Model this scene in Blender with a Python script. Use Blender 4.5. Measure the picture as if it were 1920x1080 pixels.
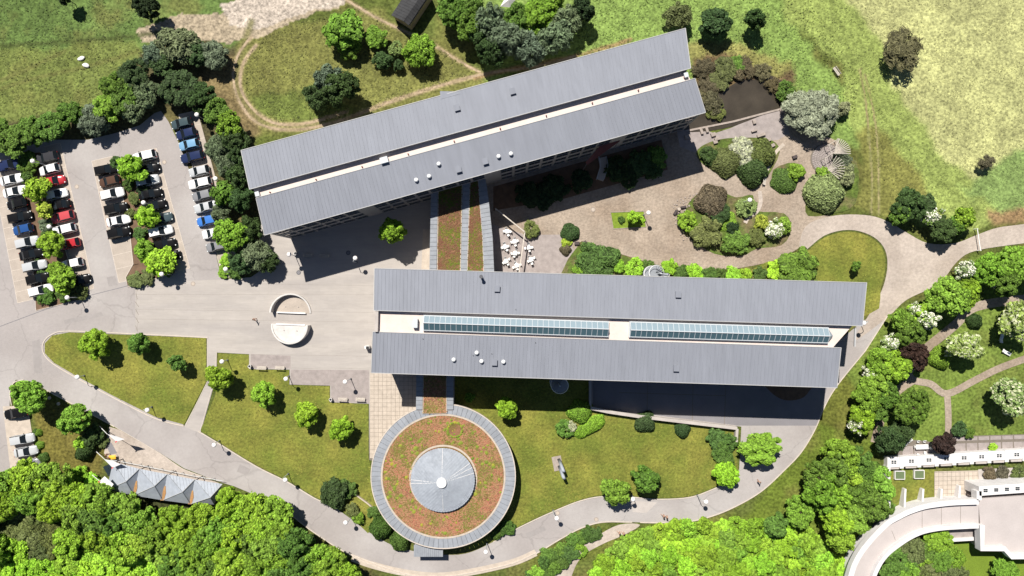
import bpy, bmesh, math, random
import numpy as np
from mathutils import Vector, Matrix
random.seed(7); rng = np.random.default_rng(7)
for o in list(bpy.data.objects): bpy.data.objects.remove(o)
scene = bpy.context.scene
C = scene.collection
R = math.radians
# ------------------------------------------------------------------ camera, sky, sun, exposure
H = 128.0                                   # drone height; 10 photo pixels = 1 m on the ground
cam = bpy.data.cameras.new('camera'); cam_o = bpy.data.objects.new('camera', cam); C.objects.link(cam_o)
cam.sensor_width = 36; cam.lens = 24; cam.clip_start = 1; cam.clip_end = 6000
cam_o.location = (0, 0, H); cam_o.rotation_euler = (0, 0, 0)
scene.camera = cam_o
SUN_EL = R(56); SUN_DIR = Vector((-0.41/1.081*math.cos(SUN_EL), 1/1.081*math.cos(SUN_EL), math.sin(SUN_EL)))
w = bpy.data.worlds.new('World'); scene.world = w; w.use_nodes = True
wn = w.node_tree.nodes; wl = w.node_tree.links
sky = wn.new('ShaderNodeTexSky'); sky.sky_type = 'NISHITA'; sky.sun_disc = False
sky.air_density = .7; sky.dust_density = .3; sky.sun_elevation = SUN_EL; sky.sun_rotation = math.atan2(SUN_DIR.x, SUN_DIR.y)
wl.new(sky.outputs[0], wn['Background'].inputs[0]); wn['Background'].inputs[1].default_value = 0.05
sl = bpy.data.lights.new('sun', 'SUN'); sl.energy = 4.9; sl.angle = R(0.5); sl.color = (1, 0.955, 0.88)
so = bpy.data.objects.new('sun', sl); C.objects.link(so); so.rotation_euler = (-SUN_DIR).to_track_quat('-Z', 'Y').to_euler()
so.location = SUN_DIR*200
vs = scene.view_settings; vs.view_transform = 'Standard'; vs.look = 'None'; vs.gamma = 1; vs.exposure = 0.52; vs.use_curve_mapping = False

# ------------------------------------------------------------------ helpers
def P(px, py, h=0.0):
    s = (1 - h/H)/10.0
    return Vector(((px-960)*s, (540-py)*s, h))
def tag(o, label=None, cat=None, group=None, kind=None):
    if label: o['label'] = label
    if cat: o['category'] = cat
    if group: o['group'] = group
    if kind: o['kind'] = kind
    return o
def link(name, me, parent=None, loc=None, rz=0, mat=None, scale=None):
    o = bpy.data.objects.new(name, me); C.objects.link(o)
    if mat is not None and me is not None and not me.materials: me.materials.append(mat)
    if parent is not None: o.parent = parent
    if loc is not None: o.location = loc
    if rz: o.rotation_euler = (0, 0, rz)
    if scale is not None: o.scale = scale if hasattr(scale, '__len__') else (scale,)*3
    return o
def empty(name, loc=(0, 0, 0), rz=0, **k):
    o = bpy.data.objects.new(name, None); C.objects.link(o); o.location = loc; o.rotation_euler = (0, 0, rz)
    o.empty_display_size = 0.3
    return tag(o, **k)
def mesh(name, verts, faces, mats=None, idx=None, smooth=False):
    me = bpy.data.meshes.new(name); me.from_pydata([tuple(v) for v in verts], [], faces)
    for m in (mats or []): me.materials.append(m)
    if idx is not None: me.polygons.foreach_set('material_index', idx)
    if smooth: me.polygons.foreach_set('use_smooth', [True]*len(me.polygons))
    me.update(); return me
class MB:
    def __init__(s): s.v = []; s.f = []; s.m = []
    def add(s, v, f, m=0):
        n = len(s.v); s.v += [tuple(x) for x in v]; s.f += [tuple(i+n for i in q) for q in f]; s.m += [m]*len(f); return s
    def box(s, c, size, rz=0, m=0, taper=1.0):
        x, y, z = size[0]/2, size[1]/2, size[2]/2; t = taper; cr, sr = math.cos(rz), math.sin(rz)
        pts = [(-x,-y,-z),(x,-y,-z),(x,y,-z),(-x,y,-z),(-x*t,-y*t,z),(x*t,-y*t,z),(x*t,y*t,z),(-x*t,y*t,z)]
        pts = [(c[0]+a*cr-b*sr, c[1]+a*sr+b*cr, c[2]+d) for a, b, d in pts]
        return s.add(pts, [(0,3,2,1),(4,5,6,7),(0,1,5,4),(1,2,6,5),(2,3,7,6),(3,0,4,7)], m)
    def prism(s, pts, z0, z1, m=0, cap0=True):
        n = len(pts); a = sum(pts[i][0]*pts[(i+1)%n][1]-pts[(i+1)%n][0]*pts[i][1] for i in range(n))
        if a < 0: pts = pts[::-1]
        v = [(p[0], p[1], z0) for p in pts]+[(p[0], p[1], z1) for p in pts]
        f = [tuple(range(n, 2*n))]+[(i, (i+1) % n, n+(i+1) % n, n+i) for i in range(n)]
        if cap0: f.append(tuple(range(n-1, -1, -1)))
        return s.add(v, f, m)
    def cyl(s, c, r, z0, z1, n=12, r1=None, m=0):
        r1 = r if r1 is None else r1
        v = [(c[0]+r*math.cos(2*math.pi*i/n), c[1]+r*math.sin(2*math.pi*i/n), z0) for i in range(n)]
        v += [(c[0]+r1*math.cos(2*math.pi*i/n), c[1]+r1*math.sin(2*math.pi*i/n), z1) for i in range(n)]
        return s.add(v, [tuple(range(n-1, -1, -1)), tuple(range(n, 2*n))]+[(i, (i+1) % n, n+(i+1) % n, n+i) for i in range(n)], m)
    def tube(s, pts, r, n=6, m=0, rend=None):
        pts = [Vector(p) for p in pts]; k = len(pts); base = len(s.v)
        for i, p in enumerate(pts):
            d = (pts[min(i+1, k-1)]-pts[max(i-1, 0)]).normalized()
            u = d.cross(Vector((0, 0, 1)) if abs(d.z) < .9 else Vector((1, 0, 0))).normalized(); w_ = d.cross(u)
            rr = r if rend is None else r+(rend-r)*i/(k-1)
            for j in range(n):
                a = 2*math.pi*j/n; q = p+u*(rr*math.cos(a))+w_*(rr*math.sin(a)); s.v.append(tuple(q))
        for i in range(k-1):
            for j in range(n):
                s.f.append((base+i*n+j, base+(i+1)*n+j, base+(i+1)*n+(j+1) % n, base+i*n+(j+1) % n)); s.m.append(m)
        s.f.append(tuple(base+j for j in range(n))); s.m.append(m)
        s.f.append(tuple(base+(k-1)*n+j for j in range(n-1, -1, -1))); s.m.append(m)
        return s
    def ball(s, c, r, n=10, k=7, m=0, sz=1.0):
        base = len(s.v)
        for i in range(1, k):
            t = math.pi*i/k
            for j in range(n):
                a = 2*math.pi*j/n; s.v.append((c[0]+r*math.sin(t)*math.cos(a), c[1]+r*math.sin(t)*math.sin(a), c[2]+r*sz*math.cos(t)))
        top = len(s.v); s.v.append((c[0], c[1], c[2]+r*sz)); bot = len(s.v); s.v.append((c[0], c[1], c[2]-r*sz))
        for j in range(n):
            s.f.append((top, base+j, base+(j+1) % n)); s.m.append(m)
            b = base+(k-2)*n; s.f.append((bot, b+(j+1) % n, b+j)); s.m.append(m)
            for i in range(k-2):
                s.f.append((base+i*n+j, base+(i+1)*n+j, base+(i+1)*n+(j+1) % n, base+i*n+(j+1) % n)); s.m.append(m)
        return s
    def me(s, name, mats, smooth=False):
        return mesh(name, s.v, s.f, mats if isinstance(mats, list) else [mats], s.m, smooth)
def smooth_pts(pts, n=6, closed=False):
    pts = [Vector((p[0], p[1])) for p in pts]; out = []; k = len(pts)
    rg = range(k if closed else k-1)
    for i in rg:
        p0 = pts[(i-1) % k] if closed or i > 0 else pts[i]; p1 = pts[i]; p2 = pts[(i+1) % k]
        p3 = pts[(i+2) % k] if closed or i+2 < k else p2
        for j in range(n):
            t = j/n
            out.append(0.5*((2*p1)+(p2-p0)*t+(2*p0-5*p1+4*p2-p3)*t*t+(3*p1-p0-3*p2+p3)*t**3))
    if not closed: out.append(pts[-1])
    return [(p.x, p.y) for p in out]
def W(pts, h=0): return [P(x, y, h) for x, y in pts]
def sheet(name, pts, z, mat, parent=None, kind='structure', h=0):
    wp = W(pts, h); n = len(wp)
    a = sum(wp[i].x*wp[(i+1) % n].y-wp[(i+1) % n].x*wp[i].y for i in range(n))
    if a < 0: wp = wp[::-1]
    o = link(name, mesh(name, [(p.x, p.y, z) for p in wp], [tuple(range(n))], [mat]), parent)
    if parent is None: tag(o, kind=kind)
    return o
def ribbon_me(wpts, width, z0, z1, mat, closed=False, name='ribbon'):
    n = len(wpts); L = []; Rr = []
    for i, p in enumerate(wpts):
        a = wpts[(i-1) % n] if closed or i > 0 else p; b = wpts[(i+1) % n] if closed or i < n-1 else p
        d = Vector((b[0]-a[0], b[1]-a[1])).normalized(); nn = Vector((-d.y, d.x))*(width/2)
        L.append((p[0]+nn.x, p[1]+nn.y)); Rr.append((p[0]-nn.x, p[1]-nn.y))
    v = [(x, y, z1) for x, y in L]+[(x, y, z1) for x, y in Rr]+[(x, y, z0) for x, y in L]+[(x, y, z0) for x, y in Rr]
    f = []
    for i in range(n if closed else n-1):
        j = (i+1) % n
        f += [(i, n+i, n+j, j), (i, j, 2*n+j, 2*n+i), (n+j, n+i, 3*n+i, 3*n+j)]
    if not closed: f += [(0, 2*n, 3*n, n), (n-1, 2*n-1, 4*n-1, 3*n-1)]
    return mesh(name, v, f, [mat])
def ribbon(name, pts, width, z0, z1, mat, parent=None, closed=False, kind=None):
    o = link(name, ribbon_me(W(pts), width, z0, z1, mat, closed, name), parent)
    if kind: tag(o, kind=kind)
    return o
def bevel(me, wd=0.04, seg=2, smooth=True):
    bm = bmesh.new(); bm.from_mesh(me)
    bmesh.ops.bevel(bm, geom=bm.edges[:], offset=wd, segments=seg, affect='EDGES', clamp_overlap=True)
    bm.to_mesh(me); bm.free()
    if smooth: me.polygons.foreach_set('use_smooth', [True]*len(me.polygons))
    return me
def ordn(i):
    return ['first','second','third','fourth','fifth','sixth','seventh','eighth','ninth','tenth','eleventh','twelfth','thirteenth','fourteenth','fifteenth','sixteenth'][i]

# ------------------------------------------------------------------ materials
def nmat(name, col, rough=0.85, var=0.12, scale=1.5, fine=0.12, fscale=18, bump=0.0, bscale=25, metal=0, spec=0.3, col2=None, c2scale=0.25, c2range=(0.45, 0.65), rot=0, stretch=(1, 1, 1), brick=None, crack=0):
    m = bpy.data.materials.new(name); m.use_nodes = True; nt = m.node_tree; N = nt.nodes; L = nt.links
    b = N['Principled BSDF']; b.inputs['Roughness'].default_value = rough; b.inputs['Metallic'].default_value = metal
    b.inputs['Specular IOR Level'].default_value = spec
    g = N.new('ShaderNodeNewGeometry'); mr = N.new('ShaderNodeMapping'); mr.inputs['Rotation'].default_value = (0, 0, rot); L.new(g.outputs['Position'], mr.inputs[0])
    mp = N.new('ShaderNodeMapping'); mp.inputs['Scale'].default_value = stretch; L.new(mr.outputs[0], mp.inputs[0])
    def noise(sc, det=4):
        t = N.new('ShaderNodeTexNoise'); t.inputs['Scale'].default_value = sc; t.inputs['Detail'].default_value = det; L.new(mp.outputs[0], t.inputs['Vector']); return t
    def rng_(t, lo, hi, a=0.25, bb=0.75):
        r = N.new('ShaderNodeMapRange'); r.inputs[1].default_value = a; r.inputs[2].default_value = bb; r.inputs[3].default_value = lo; r.inputs[4].default_value = hi
        L.new(t, r.inputs[0]); return r.outputs[0]
    base = None
    if col2 is not None:
        mx = N.new('ShaderNodeMix'); mx.data_type = 'RGBA'; mx.inputs[6].default_value = (*col, 1); mx.inputs[7].default_value = (*col2, 1)
        L.new(rng_(noise(c2scale, 5).outputs[0], 0, 1, *c2range), mx.inputs[0]); base = mx.outputs[2]
    f1 = rng_(noise(scale).outputs[0], 1-var, 1+var); f2 = rng_(noise(fscale, 3).outputs[0], 1-fine, 1+fine)
    mu = N.new('ShaderNodeMath'); mu.operation = 'MULTIPLY'; L.new(f1, mu.inputs[0]); L.new(f2, mu.inputs[1])
    if brick:
        bk = N.new('ShaderNodeTexBrick'); bk.inputs['Scale'].default_value = 1; bk.inputs['Brick Width'].default_value = brick[0]; bk.inputs['Row Height'].default_value = brick[1]; bk.inputs['Mortar Size'].default_value = brick[3]
        for k_, v_ in (('Color1', 1-brick[2]), ('Color2', 1+brick[2]), ('Mortar', brick[4])): bk.inputs[k_].default_value = (v_, v_, v_, 1)
        L.new(mr.outputs[0], bk.inputs['Vector']); m2 = N.new('ShaderNodeMath'); m2.operation = 'MULTIPLY'; L.new(mu.outputs[0], m2.inputs[0]); L.new(bk.outputs['Color'], m2.inputs[1]); mu = m2
    if crack:
        dn = noise(.8, 3); ad = N.new('ShaderNodeVectorMath'); ad.operation = 'MULTIPLY_ADD'; L.new(dn.outputs['Color'], ad.inputs[0]); ad.inputs[1].default_value = (1.6, 1.6, 0); L.new(mp.outputs[0], ad.inputs[2])
        vo = N.new('ShaderNodeTexVoronoi'); vo.feature = 'DISTANCE_TO_EDGE'; vo.inputs['Scale'].default_value = .085; L.new(ad.outputs[0], vo.inputs['Vector'])
        r3 = rng_(vo.outputs['Distance'], 1-crack, 1, .0, .012); m2 = N.new('ShaderNodeMath'); m2.operation = 'MULTIPLY'; L.new(mu.outputs[0], m2.inputs[0]); L.new(r3, m2.inputs[1]); mu = m2
    vm = N.new('ShaderNodeVectorMath'); vm.operation = 'SCALE'; L.new(mu.outputs[0], vm.inputs['Scale'])
    if base is not None: L.new(base, vm.inputs[0])
    else: vm.inputs[0].default_value = col
    L.new(vm.outputs[0], b.inputs['Base Color'])
    if bump:
        bp = N.new('ShaderNodeBump'); bp.inputs['Strength'].default_value = bump; bp.inputs['Distance'].default_value = 0.2
        L.new(noise(bscale, 4).outputs[0], bp.inputs['Height']); L.new(bp.outputs[0], b.inputs['Normal'])
    return m
def plain(name, col, rough=0.5, metal=0, spec=0.5, coat=0, trans=0):
    m = bpy.data.materials.new(name); m.use_nodes = True; b = m.node_tree.nodes['Principled BSDF']
    b.inputs['Base Color'].default_value = (*col, 1); b.inputs['Roughness'].default_value = rough; b.inputs['Metallic'].default_value = metal
    b.inputs['Specular IOR Level'].default_value = spec; b.inputs['Coat Weight'].default_value = coat; b.inputs['Transmission Weight'].default_value = trans
    return m
def island_mat(name, ramp, rough=0.8, use_attr=None, objcol=False, trans=0.0, lo=0.65, hi=1.35, patch=0):
    m = bpy.data.materials.new(name); m.use_nodes = True; nt = m.node_tree; N = nt.nodes; L = nt.links; b = N['Principled BSDF']
    b.inputs['Roughness'].default_value = rough; b.inputs['Specular IOR Level'].default_value = 0.25
    g = N.new('ShaderNodeNewGeometry')
    if objcol or use_attr:
        if objcol: src = N.new('ShaderNodeObjectInfo').outputs['Color']
        else:
            a = N.new('ShaderNodeAttribute'); a.attribute_name = use_attr; src = a.outputs['Color']
        r = N.new('ShaderNodeMapRange'); r.inputs[3].default_value = lo; r.inputs[4].default_value = hi; L.new(g.outputs['Random Per Island'], r.inputs[0])
        vm = N.new('ShaderNodeVectorMath'); vm.operation = 'SCALE'; L.new(src, vm.inputs[0]); L.new(r.outputs[0], vm.inputs['Scale']); col = vm.outputs[0]
    else:
        cr = N.new('ShaderNodeValToRGB')
        if patch:
            t = N.new('ShaderNodeTexNoise'); t.inputs['Scale'].default_value = .38; t.inputs['Detail'].default_value = 3; L.new(g.outputs['Position'], t.inputs['Vector'])
            r = N.new('ShaderNodeMapRange'); r.inputs[1].default_value = .3; r.inputs[2].default_value = .7; r.inputs[3].default_value = -patch*.55; r.inputs[4].default_value = patch*.55; L.new(t.outputs[0], r.inputs[0])
            ad = N.new('ShaderNodeMath'); ad.operation = 'ADD'; ad.use_clamp = True; L.new(r.outputs[0], ad.inputs[0]); L.new(g.outputs['Random Per Island'], ad.inputs[1]); L.new(ad.outputs[0], cr.inputs[0])
        else: L.new(g.outputs['Random Per Island'], cr.inputs[0])
        e = cr.color_ramp.elements
        while len(e) < len(ramp): e.new(0.5)
        for i, (p, c) in enumerate(ramp): e[i].position = p; e[i].color = (*c, 1)
        col = cr.outputs[0]
    L.new(col, b.inputs['Base Color'])
    if trans:
        t = N.new('ShaderNodeBsdfTranslucent'); L.new(col, t.inputs[0]); mx = N.new('ShaderNodeMixShader'); mx.inputs[0].default_value = trans
        L.new(b.outputs[0], mx.inputs[1]); L.new(t.outputs[0], mx.inputs[2]); L.new(mx.outputs[0], N['Material Output'].inputs[0])
    return m
M = {}
M['asphalt'] = nmat('asphalt', (.325, .295, .282), .9, .08, .12, .05, 1.8, .15, 4, col2=(.365, .34, .325), c2scale=.06, crack=.16)
M['asphalt_patch'] = nmat('asphalt_patch', (.29, .265, .255), .9, .08, .3, .06, 1.8)
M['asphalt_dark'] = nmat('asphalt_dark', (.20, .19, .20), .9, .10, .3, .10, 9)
M['plaza'] = nmat('plaza', (.39, .355, .325), .9, .06, .25, .05, 1.6, .1, 5, col2=(.345, .315, .295), c2scale=.15, stretch=(.4, 2.2, 1), brick=(1.5, .75, .025, .02, .93))
M['bay'] = nmat('bay', (.39, .335, .285), .9, .12, .5, .12, 8)
M['slab'] = nmat('slab', (.45, .385, .32), .9, .14, 1.1, .1, 9)
M['slab_grey'] = nmat('slab_grey', (.30, .26, .245), .9, .18, 1.1, .12, 9)
M['joint_pale'] = nmat('joint_pale', (.29, .26, .235), .95)
M['groundcover'] = nmat('groundcover', (.085, .125, .022), .95, .3, .6, .35, 2.0, .9, 2.6, col2=(.15, .12, .06), c2scale=.35)
M['joint'] = nmat('joint', (.17, .145, .12), .95)
M['gravel'] = nmat('gravel', (.325, .265, .21), .95, .16, .35, .24, 2.2, .5, 4, col2=(.265, .205, .155), c2scale=.11)
M['gravel_pale'] = nmat('gravel_pale', (.42, .36, .31), .95, .12, .3, .16, 1.8, .3, 4, col2=(.34, .285, .24), c2scale=.1)
M['kerb'] = nmat('kerb', (.52, .455, .39), .85, .12, 1.2)
M['concrete'] = nmat('concrete', (.42, .38, .35), .85, .12, .7)
M['lawn'] = nmat('lawn', (.120, .146, .022), .95, .25, .3, .34, 2.0, .8, 2.6, col2=(.20, .192, .036), c2scale=.16, c2range=(.36, .66))
M['roof'] = nmat('roof', (.210, .221, .254), .65, .05, .25, .05, 1.0, rot=R(88), stretch=(.25, 1.4, 1), spec=.2, brick=(5.2, .62, .010, .010, .97))
M['roof_n'] = nmat('roof_n', (.210, .221, .254), .65, .05, .25, .05, 1.0, rot=R(74.5), stretch=(.25, 1.4, 1), spec=.2, brick=(5.2, .62, .010, .010, .97))
M['roof_trim'] = nmat('roof_trim', (.40, .395, .39), .5, .05, 1)
M['zinc'] = nmat('zinc', (.25, .265, .29), .6, .14, .6, .08, 2, spec=.3)
M['zinc_light'] = nmat('zinc_light', (.30, .325, .365), .55, .10, .8, .08, 2, spec=.35)
M['wall'] = nmat('wall', (.30, .285, .28), .85, .06, .4)
M['slot'] = nmat('slot', (.62, .53, .48), .85, .08, .6, .05, 8)
M['white'] = nmat('white', (.64, .62, .61), .75, .08, .5, .06, 1.6)
M['disc_white'] = nmat('disc_white', (.54, .515, .49), .8, .1, .8, .08, 2)
M['white_paint'] = plain('white_paint', (.8, .79, .77), .45)
M['deck'] = nmat('deck', (.44, .395, .378), .85, .06, .4, .06, 6)
M['frame'] = plain('window_frame_grey', (.13, .135, .145), .5)
M['glass'] = plain('glass_dark', (.02, .03, .035), .08, 0, .8)
M['sky_glass'] = plain('glass_blue', (.07, .125, .145), .12, 0, .9)
M['sky_glass_reflect_paint'] = plain('glass_reflect_paint', (.22, .285, .32), .25, 0, .8)  # skylight glass with a whitish reflection painted into its base colour
M['frame_glass'] = plain('glass_green', (.13, .17, .09), .2, 0, .4)
M['alu'] = plain('aluminium', (.50, .53, .55), .4, 0, .5)
M['steel'] = plain('steel_dark', (.09, .09, .10), .5, .3)
M['lamp_globe'] = plain('lamp_globe', (.84, .80, .78), .35)
M['wood'] = nmat('wood', (.34, .27, .20), .8, .2, 3)
M['wood_grey'] = nmat('wood_grey', (.50, .45, .39), .85, .2, 3)
M['bark'] = nmat('bark', (.10, .075, .055), .95, .2, 4)
M['red_wall'] = nmat('red_wall', (.17, .055, .045), .7)
M['black_roof'] = nmat('black_roof', (.035, .035, .037), .8, .3, 1)
M['water'] = nmat('water', (.05, .041, .03), .22, .3, .3, .1, 5, .04, 3, spec=.5)
M['soil'] = nmat('soil', (.15, .095, .06), .95, .25, 1)
M['sedum_base'] = nmat('sedum_base', (.22, .11, .062), .95, .25, .8, .25, 4, .4, 8, col2=(.15, .115, .03), c2scale=.35)
M['stone'] = nmat('stone', (.32, .27, .235), .9, .2, 2)
M['basalt'] = nmat('basalt', (.07, .055, .055), .8, .2, 2)
M['litter'] = nmat('litter', (.36, .20, .085), .95, .2, 3)
M['yellow'] = plain('yellow_paint', (.72, .42, .03), .6)
M['red'] = plain('red_paint', (.55, .06, .06), .6)
M['fabric_white'] = nmat('fabric_white', (.75, .72, .71), .9, .06, 1.5)
M['tyre'] = plain('tyre_rubber', (.02, .02, .02), .9); M['rim'] = plain('rim_alloy', (.45, .45, .46), .35, .6)
M['car_glass'] = plain('car_glass', (.012, .016, .02), .06, 0, .3)
M['headlight'] = plain('headlight_glass', (.7, .72, .72), .15); M['taillight'] = plain('taillight_red', (.35, .02, .02), .25); M['black_trim'] = plain('black_trim', (.015, .015, .017), .5)
M['leaf'] = island_mat('leaf', None, .75, objcol=True, trans=.2, lo=.45, hi=1.7)
M['blossom'] = island_mat('blossom', [(0, (.62, .62, .46)), (1, (.82, .80, .72))], .8)
M['bud'] = island_mat('bud', [(0, (.34, .38, .19)), (1, (.56, .57, .38))], .8)
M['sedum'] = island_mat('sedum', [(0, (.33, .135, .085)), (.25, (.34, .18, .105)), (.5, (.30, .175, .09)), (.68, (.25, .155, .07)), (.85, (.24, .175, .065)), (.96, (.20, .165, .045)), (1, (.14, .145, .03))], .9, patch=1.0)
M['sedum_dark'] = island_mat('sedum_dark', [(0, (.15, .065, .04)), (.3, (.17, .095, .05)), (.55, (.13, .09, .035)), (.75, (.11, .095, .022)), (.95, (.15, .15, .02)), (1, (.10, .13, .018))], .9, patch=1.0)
M['grassblade'] = island_mat('grassblade', None, .85, use_attr='Col', trans=.1, lo=.85, hi=1.18)

# ------------------------------------------------------------------ ground sheet with its own earth and grass colours
def vnoise(x, y, cell, seed):
    r = np.random.default_rng(seed).random((512, 512)); u = x/cell+200.37; v = y/cell+200.71
    i = np.floor(u).astype(int); j = np.floor(v).astype(int); a = u-i; b = v-j; a = a*a*(3-2*a); b = b*b*(3-2*b)
    i0, i1, j0, j1 = i % 512, (i+1) % 512, j % 512, (j+1) % 512
    return (r[i0, j0]*(1-a)+r[i1, j0]*a)*(1-b)+(r[i0, j1]*(1-a)+r[i1, j1]*a)*b
def fbm(x, y, cell, seed, o=4):
    t = 0; s = 0; amp = 1
    for k in range(o): t = t+amp*vnoise(x, y, cell/2**k, seed+k); s += amp; amp *= .55
    return t/s
def inside(poly, X, Y):
    r = np.zeros(X.shape, bool); n = len(poly)
    for i in range(n):
        x0, y0 = poly[i]; x1, y1 = poly[(i+1) % n]
        if y0 == y1: continue
        c = ((y0 > Y) != (y1 > Y)) & (X < (x1-x0)*(Y-y0)/(y1-y0)+x0); r ^= c
    return r
def dist_line(pts, X, Y):
    d = np.full(X.shape, 1e9)
    for (x0, y0), (x1, y1) in zip(pts[:-1], pts[1:]):
        dx, dy = x1-x0, y1-y0; t = np.clip(((X-x0)*dx+(Y-y0)*dy)/(dx*dx+dy*dy+1e-9), 0, 1)
        d = np.minimum(d, np.hypot(X-x0-t*dx, Y-y0-t*dy))
    return d
# zones in photo pixels on the ground: (polygon, colour, raggedness)
ZONES = [
 ([(-400,-300),(460,-300),(470,60),(430,130),(300,300),(-400,300)], (.098,.150,.040)),
 ([(-400,95),(120,85),(260,70),(290,110),(180,200),(0,250),(-400,260)], (.13,.158,.042)),
 ([(430,90),(500,40),(700,20),(800,70),(900,130),(900,160),(640,240),(480,260),(440,200)], (.148,.152,.044)),
 ([(470,170),(580,170),(680,200),(640,225),(520,240),(480,220)], (.12,.15,.036)),
 ([(690,-300),(900,-300),(900,60),(850,90),(740,40)], (.10,.125,.03)),
 ([(880,-300),(1450,-300),(1500,60),(1600,180),(1640,300),(1500,240),(1300,160),(1080,120),(900,150)], (.17,.245,.062)),
 ([(1290,80),(1400,70),(1480,110),(1500,170),(1440,160),(1310,170)], (.19,.185,.06)),
 ([(1300,100),(1390,95),(1430,140),(1500,130),(1490,180),(1300,215)], (.125,.085,.045)),
 ([(1500,-300),(2400,-300),(2400,330),(1920,370),(1800,330),(1700,220),(1620,120),(1540,20)], (.34,.345,.15)),
 ([(1560,-20),(1640,60),(1700,190),(1780,300),(1870,380),(2400,330),(2400,430),(1870,410),(1800,440),(1660,400),(1610,260),(1580,120),(1470,20),(1470,-300),(1540,-300)], (.22,.27,.075)),
 ([(1610,240),(1660,250),(1720,330),(1760,400),(1650,400),(1600,380)], (.165,.165,.045)),
 ([(1800,360),(1880,300),(1960,280),(2400,280),(2400,400),(1900,405)], (.17,.24,.075)),
 ([(1840,395),(1930,395),(1930,425),(1850,425)], (.24,.16,.08)),
 ([(1600,700),(1640,600),(1760,540),(1830,480),(2400,460),(2400,840),(1640,840)], (.125,.175,.033)),
 ([(1540,740),(1600,690),(1620,760),(1600,830),(1560,860),(1500,880),(1520,800)], (.115,.125,.024)),
 ([(1050,1400),(1110,1010),(1240,985),(1400,960),(1480,870),(1540,790),(1640,830),(1660,960),(1620,1400)], (.10,.135,.02)),
 ([(930,1400),(1010,1035),(1100,990),(1150,985),(1080,1060),(1040,1400)], (.10,.12,.022)),
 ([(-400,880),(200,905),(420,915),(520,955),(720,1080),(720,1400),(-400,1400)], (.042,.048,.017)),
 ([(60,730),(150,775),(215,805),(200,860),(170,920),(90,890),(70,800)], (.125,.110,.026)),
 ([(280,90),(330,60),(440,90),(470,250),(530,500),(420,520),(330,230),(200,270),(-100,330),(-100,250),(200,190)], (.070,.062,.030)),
 ([(370,140),(440,110),(450,190),(490,255),(440,270),(400,200)], (.17,.13,.062)),
 ([(1240,230),(1320,210),(1320,160),(1260,190)], (.10,.075,.045)),
]
DIRT = [([(250,55),(330,30),(420,20),(480,-10),(480,-200),(660,-200),(640,10),(560,30),(480,70),(420,80),(330,70),(270,75)], (.335,.275,.195)),
        ([(410,5),(480,-10),(480,-200),(660,-200),(650,5),(560,22),(480,52),(430,45)], (.42,.36,.30))]
TRACKS = [([(470,70),(448,100),(437,140),(447,185),(475,225),(520,242),(580,240),(650,222),(720,195),(800,168),(900,140),(1000,125),(1080,105)], 3.6, (.40,.30,.20)),
          ([(480,85),(458,115),(450,150),(458,182),(485,215),(525,233),(580,230),(650,210)], 3.4, (.40,.30,.20)),
          ([(470,40),(455,90),(440,140),(455,190),(500,240)], 6, (.155,.145,.055)),
          ([(650,0),(700,30),(740,50),(790,72),(830,95),(870,120),(900,135)], 3.2, (.38,.28,.18)),
          ([(890,145),(1000,120),(1100,100),(1180,75)], 4, (.27,.17,.09)),
          ([(1612,130),(1622,180),(1630,260),(1635,330),(1634,400)], 2.5, (.22,.215,.085)),
          ([(1622,140),(1636,200),(1646,280),(1648,400)], 2.5, (.22,.215,.085)),
          ([(1560,0),(1590,90),(1610,150),(1650,210),(1700,280),(1760,340),(1850,400)], 2.6, (.14,.175,.045)),
          ([(1470,30),(1540,80),(1600,140)], 3, (.14,.18,.045)),
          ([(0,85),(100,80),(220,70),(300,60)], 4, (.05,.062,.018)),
          ([(0,150),(60,125),(120,95)], 4, (.125,.13,.04)), ([(0,165),(90,140),(180,120),(260,95)], 4, (.125,.13,.04))]
STEP = 0.35
gx = np.concatenate([[-3000, -600], np.arange(-118, 118.01, STEP), [600, 3000]]); gy = np.concatenate([[-3000, -500], np.arange(-72, 72.01, STEP), [500, 3000]])
GX, GY = np.meshgrid(gx, gy); PX = GX*10+960; PY = 540-GY*10
wx = (fbm(GX, GY, 6, 11)-.5)*60+(fbm(GX, GY, 1.2, 15, 2)-.5)*14; wy = (fbm(GX, GY, 6, 21)-.5)*60+(fbm(GX, GY, 1.2, 25, 2)-.5)*14
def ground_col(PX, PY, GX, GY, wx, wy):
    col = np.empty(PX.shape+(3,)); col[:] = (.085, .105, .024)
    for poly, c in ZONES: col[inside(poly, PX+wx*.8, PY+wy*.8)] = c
    # soften the joins between grasses
    for _ in range(3):
        p = np.pad(col, ((1, 1), (1, 1), (0, 0)), 'edge')
        col = (p[1:-1, 1:-1]*2+p[:-2, 1:-1]+p[2:, 1:-1]+p[1:-1, :-2]+p[1:-1, 2:])/6
    dry = np.clip((fbm(GX, GY, 5, 31)-.5)*5, 0, 1)[..., None]*np.clip((.17-col[..., :1])*12, 0, 1)
    col = col*(1-dry*.5)+np.array((.16, .135, .045))*dry*.5
    st_ = vnoise(GX*.5+GY*.87, (GX*.87-GY*.5)*.22, 1.1, 47)
    col = col*(0.58+.70*fbm(GX, GY, 2.2, 41, 5)+.16*st_)[..., None]*(.88+.24*fbm(GX, GY, 14, 45, 2))[..., None]
    for poly, c in DIRT:
        m = inside(poly, PX+wx*.35, PY+wy*.35)
        col[m] = np.array(c)*(0.8+.4*fbm(GX, GY, 1.5, 51))[m][:, None]
    for pts, wd, c in TRACKS:
        d = dist_line(smooth_pts(pts, 5), PX+wx*.05, PY+wy*.05); a = np.clip(1.4-d/wd*.9, 0, 1)[..., None]*(.5+.5*fbm(GX, GY, 1.1, 61, 3))[..., None]; a = np.minimum(a, 1)
        col = col*(1-a)+np.array(c)*a
    return col
GC = ground_col(PX, PY, GX, GY, wx, wy)
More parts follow.
